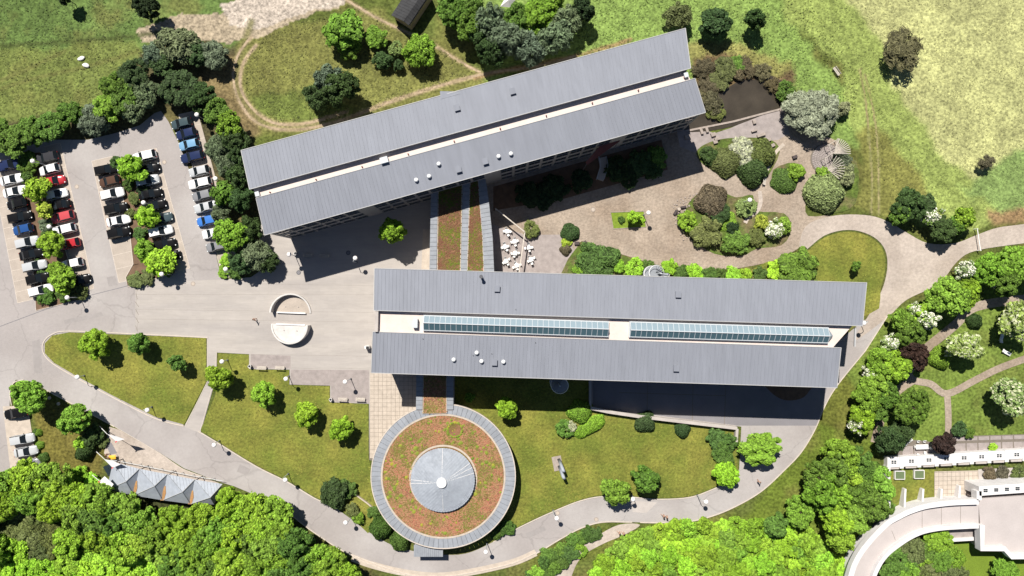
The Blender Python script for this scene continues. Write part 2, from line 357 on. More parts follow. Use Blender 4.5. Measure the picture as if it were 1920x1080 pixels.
rough_m = np.zeros(PX.shape)
MEADOW = [[(-400,-300),(2400,-300),(2400,400),(1700,400),(1600,350),(1600,150),(1330,120),(1310,40),(1280,40),(440,270),(420,120),(260,100),(150,200),(-400,260)]]
for pl in MEADOW: rough_m[inside(pl, PX, PY)] = 1
for pts_, wd_, c_ in TRACKS[:4]+TRACKS[5:7]: rough_m[dist_line(smooth_pts(pts_, 5), PX, PY) < 9] = 0
GZ = -(0.06+.28*fbm(GX, GY, 1.3, 71, 4)*rough_m*(np.abs(GX) < 118)*(np.abs(GY) < 72))
ny, nx = GX.shape; idx = np.arange(nx*ny).reshape(ny, nx)
gv = np.stack([GX, GY, GZ], -1).reshape(-1, 3)
gf = np.stack([idx[:-1, :-1], idx[:-1, 1:], idx[1:, 1:], idx[1:, :-1]], -1).reshape(-1, 4)
def np_mesh(name, v, f, mats, colattr=None, mi=None):
    me = bpy.data.meshes.new(name); k = f.shape[1]
    me.vertices.add(len(v)); me.vertices.foreach_set('co', v.astype(np.float32).ravel())
    me.loops.add(f.size); me.loops.foreach_set('vertex_index', f.astype(np.int32).ravel())
    me.polygons.add(len(f)); me.polygons.foreach_set('loop_start', np.arange(0, f.size, k, dtype=np.int32))
    for m in mats: me.materials.append(m)
    if mi is not None: me.polygons.foreach_set('material_index', mi.astype(np.int32))
    if colattr is not None:
        a = me.color_attributes.new('Col', 'FLOAT_COLOR', 'POINT'); a.data.foreach_set('color', np.concatenate([colattr, np.ones((len(v), 1))], 1).astype(np.float32).ravel())
    me.update(calc_edges=True); me.validate(); return me
gm = bpy.data.materials.new('ground_earth_grass'); gm.use_nodes = True
def _ground_nodes(m):
    N = m.node_tree.nodes; L = m.node_tree.links; b = N['Principled BSDF']; b.inputs['Roughness'].default_value = .95; b.inputs['Specular IOR Level'].default_value = .15
    a = N.new('ShaderNodeAttribute'); a.attribute_name = 'Col'; g = N.new('ShaderNodeNewGeometry')
    t = N.new('ShaderNodeTexNoise'); t.inputs['Scale'].default_value = 2.0; t.inputs['Detail'].default_value = 5; L.new(g.outputs['Position'], t.inputs['Vector'])
    r = N.new('ShaderNodeMapRange'); r.inputs[1].default_value = .28; r.inputs[2].default_value = .72; r.inputs[3].default_value = .5; r.inputs[4].default_value = 1.5; L.new(t.outputs[0], r.inputs[0])
    vm = N.new('ShaderNodeVectorMath'); vm.operation = 'SCALE'; L.new(a.outputs['Color'], vm.inputs[0]); L.new(r.outputs[0], vm.inputs['Scale']); L.new(vm.outputs[0], b.inputs['Base Color'])
    bp = N.new('ShaderNodeBump'); bp.inputs['Strength'].default_value = .7; bp.inputs['Distance'].default_value = .25; L.new(t.outputs[0], bp.inputs['Height']); L.new(bp.outputs[0], b.inputs['Normal'])
_ground_nodes(gm)
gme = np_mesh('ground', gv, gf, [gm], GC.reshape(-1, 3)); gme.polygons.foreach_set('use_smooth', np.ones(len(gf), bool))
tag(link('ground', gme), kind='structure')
def gz_at(x, y):
    i = np.clip(((x+118)/STEP).astype(int)+2, 0, nx-1); j = np.clip(((y+72)/STEP).astype(int)+2, 0, ny-1); return GZ[j, i], GC[j, i]

M['dirt'] = nmat('dirt', (.36, .275, .185), .95, .25, .5, .25, 2, .4, 3, col2=(.25, .195, .115), c2scale=.35)
M['dirt_faint'] = nmat('dirt_faint', (.25, .215, .10), .95, .25, .5, .25, 2, .4, 3, col2=(.18, .19, .06), c2scale=.35)
for q_, (ti, wd_, off) in enumerate(((0, .42, 0), (1, .42, 0), (3, .38, 0), (5, .3, 0), (6, .3, 0))):
    pts_ = smooth_pts(TRACKS[ti][0], 14); pts_ = [(x+random.uniform(-.6, .6), y+random.uniform(-.6, .6)) for x, y in pts_]
    ribbon('dirt_track', pts_, wd_, -.2, -.05+.002*q_, M['dirt'] if q_ < 3 else M['dirt_faint'], kind='structure')
# ------------------------------------------------------------------ roads, pavements, paths
Z_G, Z_A, Z_P, Z_B, Z_L, Z_M = .004, .008, .012, .016, .020, .024
EDGE_N = smooth_pts([(345,799),(372,809),(400,825),(480,874),(540,904),(590,934),(620,947),(650,967),(700,1003),(760,1030),(860,1040),(925,1016),(960,996),(1000,976),(1040,958),(1085,940),(1128,931),(1185,932),(1230,936),(1290,933),(1330,920),(1366,902),(1386,880)], 6)
EDGE_S = smooth_pts([(1622,658),(1570,722),(1546,762),(1528,805),(1502,848),(1470,882),(1430,919),(1388,945),(1340,966),(1290,978),(1230,980),(1185,979),(1130,979),(1090,990),(1050,1011),(1005,1038),(960,1058),(885,1077),(820,1084),(760,1078),(700,1060),(640,1031),(580,992),(520,948),(440,912)], 6)
road = sheet('access_road', [(-120,300),(0,285),(100,262),(165,262),(215,250),(262,235),(290,212),(302,208),(316,228),(335,268),(365,345),(392,420),(415,522),(420,530),(420,640)] +
  [(388,634),(300,700)]+EDGE_N+[(1390,800),(1100,765),(1100,650),(1560,650),(1620,600),(1664,592)] +
  EDGE_S+[(410,903),(345,878),(300,849),(215,800),(150,765),(90,733),(60,716),(30,712),(20,725),(18,760),(24,900),(10,1000),(-120,1000)], Z_A, M['asphalt'])
def kerb(pts, wd=.16, z=.10, closed=False, parent=road, n=6, mat='kerb'):
    return ribbon('kerb', smooth_pts(pts, n, closed), wd, -.05, z, M[mat], parent, closed)
kerb([(390,633),(250,626),(130,621),(98,627),(82,642),(82,662),(100,682),(145,709),(210,744),(290,784),(345,799)])
kerb([p for p in EDGE_N if 372 <= p[0] <= 622], n=1)
kerb([(22,760),(19,735),(27,717),(45,712)]); kerb([(88,732),(150,765),(215,800)]); kerb([p for p in EDGE_S if 505 <= p[0] <= 765 and p[1] > 900], n=1)
kerb([p for p in EDGE_N if 925 <= p[0] <= 1352], n=1)
kerb([p for p in EDGE_S if 1005 <= p[0] <= 1186], n=1); kerb([p for p in EDGE_S if p[0] >= 1200]+[(1664,592)][:0], n=1); kerb([(1622,658),(1645,622),(1664,592)])
kerb([(655,1038),(760,1075),(820,1081),(880,1074),(960,1056),(1005,1036)], .2, .12)
ribbon('cobble_gutter', smooth_pts([(660,1046),(700,1060),(760,1074),(820,1080),(880,1073),(960,1055),(1005,1036)], 6), 1.3, 0, Z_P+.004, M['slab'], road)
kerb([(215,800),(300,850),(345,880),(420,905)], .08, .02)
plaza = sheet('plaza', [(254,529),(415,524),(470,520),(500,500),(480,420),(820,350),(820,520),(800,740),(700,870),(692,850),(692,757),(619,754),(619,723),(543,721),(543,693),(467,692),(467,664),(407,661),(388,715),(388,632),(254,626)], Z_P, M['plaza'])
ribbon('drain_channel', [(0,612),(80,582),(160,556),(235,537),(330,512)], .12, 0, Z_P+.01, M['asphalt_dark'], road)
for a, b in (((254,580),(700,586)), ((254,598),(700,604)), ((470,664),(690,668)), ((620,690),(692,692)), ((545,690),(620,692)), ((619,724),(692,724)), ((255,530),(258,625)), ((480,532),(700,536)), ((250,552),(700,552))):
    ribbon('joint_strip', [a, b], .05, 0, Z_P+.006, M['joint_pale'], plaza)
for i in range(6): ribbon('joint_strip', [(254+random.uniform(-1, 2), 535+i*15), (258+random.uniform(-1, 3), 546+i*15)], .06, 0, Z_P+.008, M['joint'], plaza)
sheet('footpath', [(388,630),(407,655),(406,705),(376,812),(345,800),(390,715)], Z_B, M['plaza'])
for pts in ([(389,634),(389,715),(349,796)], [(406,660),(404,705),(376,806)]): ribbon('kerb', pts, .1, -.03, .05, M['kerb'], plaza)
sheet('paved_strip', [(545,693),(692,694),(692,756),(621,753),(621,723),(545,721)], Z_B, M['slab_grey'])
sheet('paved_strip', [(470,664),(545,667),(545,691),(470,691)], Z_B, M['slab_grey'])
cream = sheet('paved_ramp', [(793,430),(806,430),(806,508),(790,508)], Z_B, M['slab'])
gg = sheet('garden_path', smooth_pts([(900,330),(1100,290),(1235,225),(1290,235),(1330,255),(1440,220),(1480,200),(1515,245),(1570,265),(1575,310),(1530,345),(1512,375),(1515,405),(1560,405),(1530,440),(1490,470),(1440,492),(1350,506),(1250,500),(1150,472),(1110,460),(1085,456),(1082,520),(900,520)], 3, True), Z_G, M['gravel'])
for bp in ([(1308,280),(1345,262),(1400,258),(1445,262),(1462,285),(1440,330),(1420,350),(1395,345),(1380,322),(1340,320),(1312,302)], [(1280,400),(1305,366),(1345,357),(1380,370),(1412,366),(1416,395),(1470,400),(1484,430),(1465,460),(1420,466),(1390,480),(1340,476),(1300,452),(1275,430)], [(1145,398),(1207,396),(1211,426),(1150,429)], [(1083,462),(1110,461),(1150,473),(1250,502),(1420,511),(1500,500),(1500,540),(1082,540)], [(1450,318),(1490,305),(1500,330),(1480,362),(1452,352)], [(1518,335),(1560,318),(1605,300),(1605,380),(1560,400),(1516,390)]):
    sheet('planting_bed', bp if len(bp) == 4 else smooth_pts(bp, 3, True), Z_M, M['groundcover'] if len(bp) > 4 else nmat('lush_bed', (.16, .23, .024), .95, .15, .4, .3, 2))
sheet('pond_terrace', [(1268,240),(1300,236),(1340,250),(1370,240),(1450,205),(1472,210),(1480,250),(1460,262),(1400,268),(1300,285),(1275,275)], Z_A, M['slab_grey'])
sheet('cafe_terrace', [(922,420),(985,440),(1060,440),(1078,470),(1080,525),(915,525)], Z_A, M['slab_grey'])
gr = sheet('gravel_road', smooth_pts([(1500,475),(1545,442),(1590,431),(1630,440),(1656,462),(1664,495),(1655,540),(1628,592),(1600,640),(1664,595),(1700,562),(1760,532),(1795,490),(1830,470),(1920,456),(2050,440),(2050,400),(1920,420),(1870,427),(1830,441),(1790,456),(1740,456),(1700,436),(1660,413),(1620,403),(1560,405),(1510,425)], 4, True), Z_B, M['gravel_pale'])
gp = sheet('gravel_path', smooth_pts([(1160,984),(1200,984),(1170,1003),(1130,1020),(1090,1045),(1070,1085),(1060,1130),(1020,1130),(1045,1070),(1080,1035),(1115,1008)], 4, True), Z_P, M['gravel_pale'])
shp = sheet('shelter_forecourt', [(205,800),(222,805),(300,850),(345,880),(412,906),(405,914),(300,892),(215,868),(195,850)], Z_P, M['gravel_pale'])
# asphalt repair patches and manholes
sheet('road_patch', [(1186,939),(1232,942),(1212,962),(1186,960)], Z_P, M['concrete'], road)
for pp in ([(200,520),(216,517),(221,534),(204,537)], [(120,600),(190,585),(194,592),(122,608)], [(450,870),(470,880),(462,892),(444,884)], [(300,430),(330,424),(334,440),(304,446)], [(985,1000),(1020,986),(1024,994),(990,1010)], [(60,640),(75,636),(80,700),(64,700)]):
    sheet('road_patch', pp, Z_A+.003, M['asphalt_patch'], road)
lawns = [
 [(130,623),(250,628),(387,634),(387,715),(345,796),(290,781),(210,741),(145,706),(101,680),(84,662),(84,644),(98,629)],
 [(408,662),(467,665),(467,693),(542,694),(542,722),(618,724),(618,755),(691,758),(691,858),(697,880),(720,960),(690,1000),(655,966)]+[(x+1, y-2.5) for x, y in EDGE_N[::-1] if 376 <= x <= 640]+[(376,806),(404,740),(408,700)],
 [(848,690),(1102,690),(1106,768),(1140,776),(1376,806),(1384,878)]+[(x, y-2.5) for x, y in EDGE_N[::-1] if 880 <= x <= 1384]+[(870,1026),(840,1000),(845,760)],
 [(1410,505),(1500,478),(1545,446),(1590,434),(1628,443),(1653,464),(1660,495),(1651,540),(1624,592),(1400,592)]]
for i, l in enumerate(lawns): sheet('lawn', smooth_pts(l, 3, True) if i == 3 else l, Z_L, M['lawn'])
sheet('dark_bed', [(925,350),(1240,262),(1252,318),(1060,372),(925,395)], Z_B, M['soil'])
# park paths by the terraced building
for pts, wd in (([(1700,690),(1712,712),(1745,720),(1776,738),(1830,712),(1880,688),(1960,660)], 1.3), ([(1776,738),(1778,775),(1778,822)], 1.2), ([(1712,712),(1680,735),(1660,760),(1640,830)], 1.6), ([(1700,700),(1730,660),(1790,610),(1830,575),(1930,560)], 1.7)):
    ribbon('park_path', smooth_pts(pts, 5), wd, -.05, Z_B+.001*random.random(), M['gravel'], kind='structure')
ribbon('stepping_path', smooth_pts([(1424,358),(1426,378),(1420,395),(1403,408),(1397,418)], 5), .75, 0, .03, M['gravel_pale'], kind='structure')
ribbon('stepping_path', smooth_pts([(1470,270),(1455,285),(1445,305),(1436,325),(1432,345)], 5), .6, 0, .03, M['slab'], kind='structure')
# parking bays
BAYS = [([(-30,330),(10,327),(55,520),(60,575),(20,578)], None)]
def strip(a0, a1, b0, b1): return [a0, b0, b1, a1]
row_bays = [('a', (-20,290), (33,568), 42, 14, (.974,-.226)), ('b', (82,275), (145,548), 32, 12, None), ('c', (172,302), (223,530), 44, 9, None), ('d', (262,285), (325,510), 32, 9, None), ('e', (335,215), (418,522), 36, 12, None)]
car_dir = Vector((math.cos(R(13)), math.sin(R(13))))
for nm, t0, t1, wd, n, _ in row_bays:
    dx, dy = wd*math.cos(R(13)), -wd*math.sin(R(13))
    lot = sheet('parking_bay_strip', [t0, t1, (t1[0]+dx, t1[1]+dy), (t0[0]+dx, t0[1]+dy)], Z_P if nm != 'e' else Z_P, M['bay'])
    for i in range(n+1):
        x = t0[0]+(t1[0]-t0[0])*i/n; y = t0[1]+(t1[1]-t0[1])*i/n
        ribbon('bay_line', [(x, y), (x+dx, y+dy)], .09, 0, Z_P+.008, M['kerb'], lot)
    ribbon('bay_line', [t0, t1] if nm in 'ac' else ([(t0[0]+dx, t0[1]+dy), (t1[0]+dx, t1[1]+dy)] if nm in 'bd' else [t0, t1]), .10, 0, Z_P+.012, M['kerb'], lot)
lot = sheet('parking_bay_strip', [(5,762),(52,760),(72,890),(22,900)], Z_P, M['slab'])
# planted strips between bays
for nm, pts in (('planting_bed', [(40,290),(76,285),(100,390),(138,520),(160,560),(68,582),(62,500)]), ('planting_bed', [(218,305),(256,292),(292,420),(330,511),(240,538),(236,520),(250,495),(243,430)])):
    b = sheet(nm, pts, Z_L, M['soil']); ribbon('kerb', pts, .12, -.02, .09, M['kerb'], b, True)
# ------------------------------------------------------------------ trees and shrubs
def leaf_quads(c, nrm, size, aspect, rs, mat_idx=None):
    n = len(c); t = rs.normal(size=(n, 3)); t -= (t*nrm).sum(1, keepdims=True)*nrm; t /= np.linalg.norm(t, axis=1, keepdims=True)+1e-9
    b = np.cross(nrm, t); s = size*rs.uniform(.6, 1.35, (n, 1)); l = s*aspect
    v = np.stack([c-t*l*.5, c+b*s*.42+nrm*s*.1, c+t*l*.5, c-b*s*.42+nrm*s*.1], 1).reshape(-1, 3)
    return v, np.arange(4*n).reshape(n, 4)
def crown_mesh(name, seed, nc, nl, size, zr=.8, clump=(.24, .4), aspect=1.3, droop=0, flower=0, sparse=0, elong=1.0, dome=False, fmat='blossom'):
    rs = np.random.default_rng(seed); cs = []; ns = []; fl = []
    if dome:
        n = nc*nl; u = rs.normal(size=(n, 3)); u[:, 2] = np.abs(u[:, 2]); u /= np.linalg.norm(u, axis=1, keepdims=True)
        lump = 1+.07*np.sin(u[:, 0]*5+seed)+.07*np.sin(u[:, 1]*6+seed*2)
        p = u*(lump*rs.uniform(.9, 1.02, n))[:, None]; p[:, 2] *= zr; p[:, 2] += .02
        cs.append(p); nn = u*.8+np.array((0, 0, .3))+rs.normal(size=(n, 3))*.4; ns.append(nn/np.linalg.norm(nn, axis=1, keepdims=True))
        fl.append(rs.random(n) < flower)
    else:
        k = 0; dirs = []
        lob = rs.uniform(0, 6.28, 3)
        while k < nc:
            u = rs.normal(size=3); u /= np.linalg.norm(u)
            if u[2] < -.55: continue
            az = math.atan2(u[1], u[0]); rad = (rs.uniform(.25, .78) if k % 3 else rs.uniform(.66, .82))*(1+.12*math.sin(2*az+lob[0])+.09*math.sin(3*az+lob[1])+.06*math.sin(5*az+lob[2]))
            cr = rs.uniform(*clump); ctr = u*rad; ctr[2] *= zr; ctr[0] *= elong
            if sparse and rs.random() < sparse: k += 1; continue
            n = int(nl*rs.uniform(.6, 1.4)); q = rs.normal(size=(n, 3)); q /= np.linalg.norm(q, axis=1, keepdims=True)
            q[:, 2] = np.where((q[:, 2] < -.2) & (rs.random(n) < .7), -q[:, 2], q[:, 2])
            p = ctr+q*(cr*rs.uniform(.55, 1.05, n))[:, None]*np.array((1, 1, .8))
            if droop: p[:, 2] -= droop*cr*rs.random(n)
            nn = q*.85+np.array((-.1, .22, .5))*np.where(q[:, 2:] > -.3, 1, .3)+rs.normal(size=(n, 3))*.42
            cs.append(p); ns.append(nn/np.linalg.norm(nn, axis=1, keepdims=True))
            ff = rs.random() < .7
            fl.append((rs.random(n) < flower*((1.0 if fmat == 'bud' else 1.4) if ff else (1 if fmat == 'bud' else .3)))); k += 1
    c = np.concatenate(cs); nn = np.concatenate(ns); f_ = np.concatenate(fl)
    v, f = leaf_quads(c, nn, size, aspect, rs)
    return np_mesh(name, v, f, [M['leaf'], M[fmat]], None, f_.astype(int))
CR = {}
for s in range(4):
    CR['L', s] = crown_mesh('crown_large', 10+s, 100, 95, .10, .75, (.12, .23))        # big broadleaf
    CR['M', s] = crown_mesh('crown_medium', 20+s, 52, 90, .16, .85, (.19, .33))        # medium maple
    CR['S', s] = crown_mesh('crown_small', 30+s, 30, 65, .22, .85, (.24, .40))        # small
    CR['B', s] = crown_mesh('foliage', 40+s, 38, 75, .165, .62, (.19, .34))             # bushy shrub
    CR['K', s] = crown_mesh('foliage_clipped', 50+s, 10, 420, .10, .78, dome=True)      # clipped dome
    CR['F', s] = crown_mesh('crown_blossom', 60+s, 44, 95, .14, .85, (.18, .32), flower=.4)
    CR['P', s] = crown_mesh('crown_speckled', 70+s, 50, 95, .14, .7, (.19, .32), flower=.30, fmat='bud')
    CR['W', s] = crown_mesh('crown_willow', 80+s, 85, 90, .085, .75, (.14, .27), aspect=2.6, droop=.8)
    CR['V', s] = crown_mesh('crown_great_willow', 85+s, 130, 140, .055, .72, (.11, .23), aspect=2.8, droop=.8)
    CR['X', s] = crown_mesh('crown_sparse', 90+s, 46, 70, .07, .6, (.14, .34), aspect=4.0, sparse=.2)
def trunk_mesh(seed):
    rs = random.Random(seed); b = MB(); b.tube([(0, 0, -.05), (rs.uniform(-.02, .02), rs.uniform(-.02, .02), .35), (rs.uniform(-.04, .04), 0, .75)], .045, 8, rend=.022)
    for i in range(6):
        a = i*1.05+rs.random(); z = .32+.06*i; l = rs.uniform(.22, .34)
        b.tube([(0, 0, z), (l*.5*math.cos(a), l*.5*math.sin(a), z+.12), (l*math.cos(a), l*math.sin(a), z+.26)], .018, 5, rend=.006)
    return b.me('trunk', M['bark'], True)
TR = [trunk_mesh(i) for i in range(3)]
COL = {'maple': (.21, .35, .028), 'green': (.10, .185, .027), 'dark': (.05, .09, .026), 'deep': (.028, .052, .016), 'willow': (.13, .17, .09), 'silver': (.27, .30, .175), 'lime': (.25, .45, .034), 'sage': (.21, .25, .11),
       'copper': (.042, .024, .019), 'olive': (.115, .14, .042), 'brown': (.115, .10, .055), 'bright': (.17, .30, .032), 'pale': (.21, .30, .08), 'yellow': (.34, .42, .05), 'hedge': (.07, .13, .025)}
NAME = {'maple': 'maple_tree', 'willow': 'willow_tree', 'copper': 'copper_tree', 'silver': 'willow_tree'}
tcount = 0
def tree(x, y, r, mesh_kind, colour, h, label, group=None, name=None, sq=1.0, rz=None):
    """x, y, r in photo pixels of the crown as seen; h = tree height in metres"""
    global tcount; tcount += 1
    zc = h*.62; w_ = P(x, y, zc); rad = r*(1-zc/H)/10
    root = empty(name or NAME.get(colour, 'broadleaf_tree'), (w_.x, w_.y, 0), label=label, cat='tree', group=group)
    t = link('trunk', TR[tcount % 3], root, (0, 0, -.05), random.random()*6, scale=(max(rad*.9, h*.35), max(rad*.9, h*.35), h))
    c = link('crown', CR[mesh_kind, tcount % 4], root, (0, 0, zc), random.random()*6.28 if rz is None else rz, scale=(rad*1.03, rad*1.03*sq, min(h*.5, rad*1.35)))
    j = random.uniform(.86, 1.16); k = COL[colour]; c.color = (k[0]*j*random.uniform(.92, 1.1), k[1]*j, k[2]*j*random.uniform(.85, 1.2), 1)
    return root
def shrub(x, y, r, mesh_kind, colour, h, label, group=None, name='shrub', sq=1.0, rz=None):
    global tcount; tcount += 1
    w_ = P(x, y, h*.5); rad = r*(1-h*.5/H)/10; me = CR[mesh_kind, tcount % 4]
    dome = mesh_kind == 'K'
    o = link(name, me, None, (w_.x, w_.y, -.05 if dome else h*.42), random.random()*6.28 if rz is None else rz, scale=(rad, rad*sq, h/.8 if dome else h*.62))
    j = random.uniform(.86, 1.16); k = COL[colour]; o.color = (k[0]*j*random.uniform(.92, 1.1), k[1]*j, k[2]*j*random.uniform(.85, 1.2), 1)
    return tag(o, label, 'shrub', group)
# single trees, each with its own label
for a in [
 (178,645,27,'M','maple',5.5,'bright green maple nearest the rounded tip of the triangular kerbed lawn'),
 (259,645,21,'M','green',5,'dark green young tree in the middle of the triangular kerbed lawn'),
 (334,680,16,'S','green',4,'small round tree on the triangular lawn nearest the footpath'),
 (412,709,25,'M','maple',5.5,'bright maple beside the footpath at the edge of the plaza lawn'),
 (495,739,23,'M','maple',5,'bright maple below the pair of plaza benches by the bin'),
 (573,778,24,'M','maple',5,'second bright maple of the diagonal row counted from the round pavilion'),
 (640,803,23,'M','maple',5,'bright maple of the diagonal lawn row closest to the round pavilion'),
 (57,744,33,'L','bright',7.5,'big leafy tree on the kerbed tip beside the small bay car park'),
 (141,786,31,'L','bright',6.5,'leafy tree between the flag masts and the access road'),
 (735,434,25,'M','maple',8.5,'round green tree standing on the plaza in the shade edge of the gabled long block'),
 (949,765,21,'M','maple',5,'round maple on the lawn just behind the round pavilion'),
 (1155,921,27,'M','bright',5.5,'leafy tree overhanging the kerb of the curved drive'),
 (1211,899,26,'M','green',5.5,'round dark leafy tree set back on the lawn beside the curved drive'),
 (1605,499,9,'S','green',3,'spindly sapling alone on the half-moon lawn'),
 (1187,407,12,'S','lime',2.8,'small yellowish tree in the kerbed bed of the gravel garden'),
 (1710,765,36,'L','green',6.5,'round dense green tree inside the fork of the park paths'),
 (1805,649,33,'P','pale',6,'pale blossoming round tree in the park lawn between two paths'),
 (1908,605,36,'P','pale',6.5,'pale blossoming tree beside the white sun loungers'),
 (1893,746,36,'P','pale',6.5,'pale blossoming tree on the lawn above the paved patio'),
 (1715,666,26,'M','copper',6,'dark copper-leaved tree in the blossoming hedgerow'),
 (1770,832,20,'M','copper',4.5,'copper-leaved tree overhanging the white terrace parapet'),
 (615,150,30,'W','willow',7,'grey-green half of the tall tree pair in the rough meadow',None,'willow_tree'),
 (640,167,37,'L','dark',8,'dark broad tree in the rough meadow beside the track'),
 (595,182,26,'W','dark',6,'dark lower tree leaning out of the meadow tree pair'),
 (275,14,25,'L','deep',6,'dark round tree at the end of the bare earth track'),
 (120,-6,14,'M','deep',5,'dark tree crown at the far border of the mown meadow'),
 (1340,42,29,'M','dark',5,'dark round tree in the bright meadow off the gabled end of the long block'),
 (1271,30,27,'W','olive',4.5,'olive feathery tree just beyond the corner of the long block roof'),
 (1416,36,19,'M','dark',5.5,'narrow dark tree standing alone in the bright meadow'),
 (1523,212,53,'V','silver',4.6,'large silver willow beside the pond and the fan sculpture'),
 (1692,98,43,'X','brown',4,'sparse brownish thorn bush alone in the pale meadow',None,'thorn_tree'),
 (1849,303,15,'X','brown',2.5,'small sparse thorn bush in the pale meadow near the lush edge',None,'thorn_tree'),
 (785,95,32,'W','bright',5,'bright feathery willow in the meadow by the narrow footpath'),
 (643,55,38,'M','bright',5.5,'broad bright bush tree by the bare gravel yard'),
 (1426,842,46,'L','bright',4.5,'large bright tree at the outer corner of the retaining wall',None,None,.7,0),
 (1500,960,30,'L','bright',5,'single leafy tree between the grove and the overgrown slope'),
 (1455,985,22,'M','green',4.5,'dark round tree at the upper rim of the overgrown slope'),
 (1362,891,25,'M','lime',3.8,'lime green round tree at the end of the tall hedge by the drive')]:
    tree(*a)
def near(x, y, places, d):
    best = min(places, key=lambda p: (x-p[0])**2+(y-p[1])**2); return best[2] if (x-best[0])**2+(y-best[1])**2 < best[3]**2 else d
WHERE = {'hedgerow trees behind the car park': [(330,90,'behind the bare earth track',60),(265,160,'above the end of the middle aisle',50),(205,195,'above the inner aisle',45),(120,225,'above the row with red cars',60),(20,260,'above the row facing the open tarmac',60)],
 'tree belt beside the long block': [(345,185,'at the head of the row of blue cars',50),(420,235,'beside the dirt track bend',45),(420,295,'by the roof corner of the long block',40),(440,360,'against the end wall of the long block',45),(440,440,'behind the last cars of the row',45),(480,490,'at the plaza corner',50)],
 'hedgerow along the gravel road': [(1890,500,'beyond the barrier',60),(1790,550,'at the junction of the gravel road',50),(1705,605,'beside the gable of the skylit block',45),(1660,685,'beside the copper tree',45),(1640,735,'beside the forecourt exit',45),(1620,785,'at its end near the grove',40)],
 'thicket behind the long block': [(870,25,'nearest the barn',50),(930,60,'beside the white tent',50),(985,90,'against the long block roof',40),(1045,60,'at its meadow end',55)]}
def grp(lst, label, group, name=None, fn=tree):
    if group in WHERE:
        for a in lst: fn(*a, {'bright': 'bright green', 'lime': 'lime green', 'maple': 'light green', 'deep': 'very dark green', 'dark': 'dark green', 'willow': 'grey-green'}.get(a[4], a[4])+' tree '+near(a[0], a[1], WHERE[group], 'in the middle')+' in '+{'hedgerow trees behind the car park': 'car park hedgerow', 'tree belt beside the long block': 'tree belt', 'hedgerow along the gravel road': 'blossoming hedgerow', 'thicket behind the long block': 'thicket'}[group], group)
        return
    for a in lst: fn(*a, label.replace('{c}', a[4]), group, name) if name else fn(*a, label.replace('{c}', {'bright': 'bright green', 'lime': 'lime green', 'maple': 'bright green', 'deep': 'very dark'}.get(a[4], a[4]+' leaved' if a[4] in ('silver', 'copper', 'willow', 'olive', 'brown') else a[4]+(' green' if a[4] == 'dark' else ''))), group)
grp([(330,84,40,'W','willow',5.2),(402,103,28,'W','willow',4.1),(290,104,26,'W','willow',4.4),(252,138,30,'L','dark',4.8),(272,174,27,'W','willow',4.1),(233,185,30,'L','green',4.4),(200,203,27,'M','bright',4.1),(176,226,30,'W','willow',4.4),(131,216,29,'L','green',4.4),(95,237,30,'L','green',4.4),(60,245,29,'L','green',4.4),(24,262,34,'L','green',4.8),(-12,250,34,'L','green',4.4),(215,160,24,'M','green',4.1),(245,205,24,'W','willow',3.7),(305,120,26,'L','dark',4.4),(368,100,26,'L','dark',4.1)],
    '{c} tree in the hedgerow between the car park and the mown meadow', 'hedgerow trees behind the car park')
grp([(338,165,38,'L','dark',5),(378,182,30,'L','dark',5),(408,210,27,'L','green',5),(432,238,30,'L','bright',6),(412,276,28,'W','willow',5),(442,262,28,'L','dark',6),(428,308,27,'W','willow',5),(445,330,27,'W','dark',5.5),(422,362,25,'M','green',5),(452,372,25,'W','dark',5.5),(414,398,18,'W','willow',4),(434,440,35,'L','bright',6.5),(468,432,26,'W','dark',5.5),(480,478,30,'W','willow',5.5),(452,492,24,'L','dark',5),(502,492,22,'W','dark',4.5),(455,290,24,'L','dark',6)],
    '{c} tree in the belt between the car park and the long block', 'tree belt beside the long block')
grp([(850,18,36,'L','green',6.5),(884,48,32,'L','green',6.5),(918,40,34,'W','willow',8),(950,74,37,'W','willow',8),(922,95,30,'W','dark',7),(990,92,32,'W','willow',7),(1040,70,35,'W','willow',7),(1062,38,30,'W','willow',6),(1010,28,37,'L','bright',6),(968,36,30,'L','green',6),(1093,18,24,'L','deep',6),(1030,0,30,'L','bright',6),(880,0,30,'L','green',6),(905,70,26,'L','dark',6.5)],
    '{c} tree in the thicket behind the long block by the white tent', 'thicket behind the long block')
grp([(705,70,23,'B','bright',3.2),(717,112,19,'B','dark',3),(747,122,12,'B','dark',2.2),(742,92,15,'B','pale',2.4),(655,90,24,'B','green',3)],
    '{c} bush in the rough meadow between track and footpath', 'meadow bushes', None, shrub)
# car park strip
grp([(70,355,24,'M','maple',4.5),(97,458,24,'M','maple',4.8),(118,526,25,'M','maple',4.8),(108,508,18,'M','bright',4.5)], '{c} tree in the first planted strip between the parking rows', 'trees in the first planted strip')
grp([(247,317,25,'S','lime',4.5),(277,405,21,'S','lime',4),(300,490,29,'M','lime',4.8),(272,468,19,'S','bright',4)], '{c} tree in the second planted strip beside the empty bays', 'trees in the second planted strip')
tree(84,393,16,'S','yellow',3.2,'yellow-green flowering small tree in the first planted strip')
grp([(85,422,15,'B','willow',1.8),(88,440,12,'B','hedge',1.5),(52,305,22,'B','green',2.2),(48,330,14,'B','hedge',1.4),(85,555,19,'B','green',1.6),(148,548,17,'B','olive',1.5),(120,552,16,'B','hedge',1.4),(68,495,10,'B','hedge',1.2),(78,515,11,'B','hedge',1.2)], '{c} low bush in the first planted strip between the parking rows', 'bushes in the first planted strip', None, shrub)
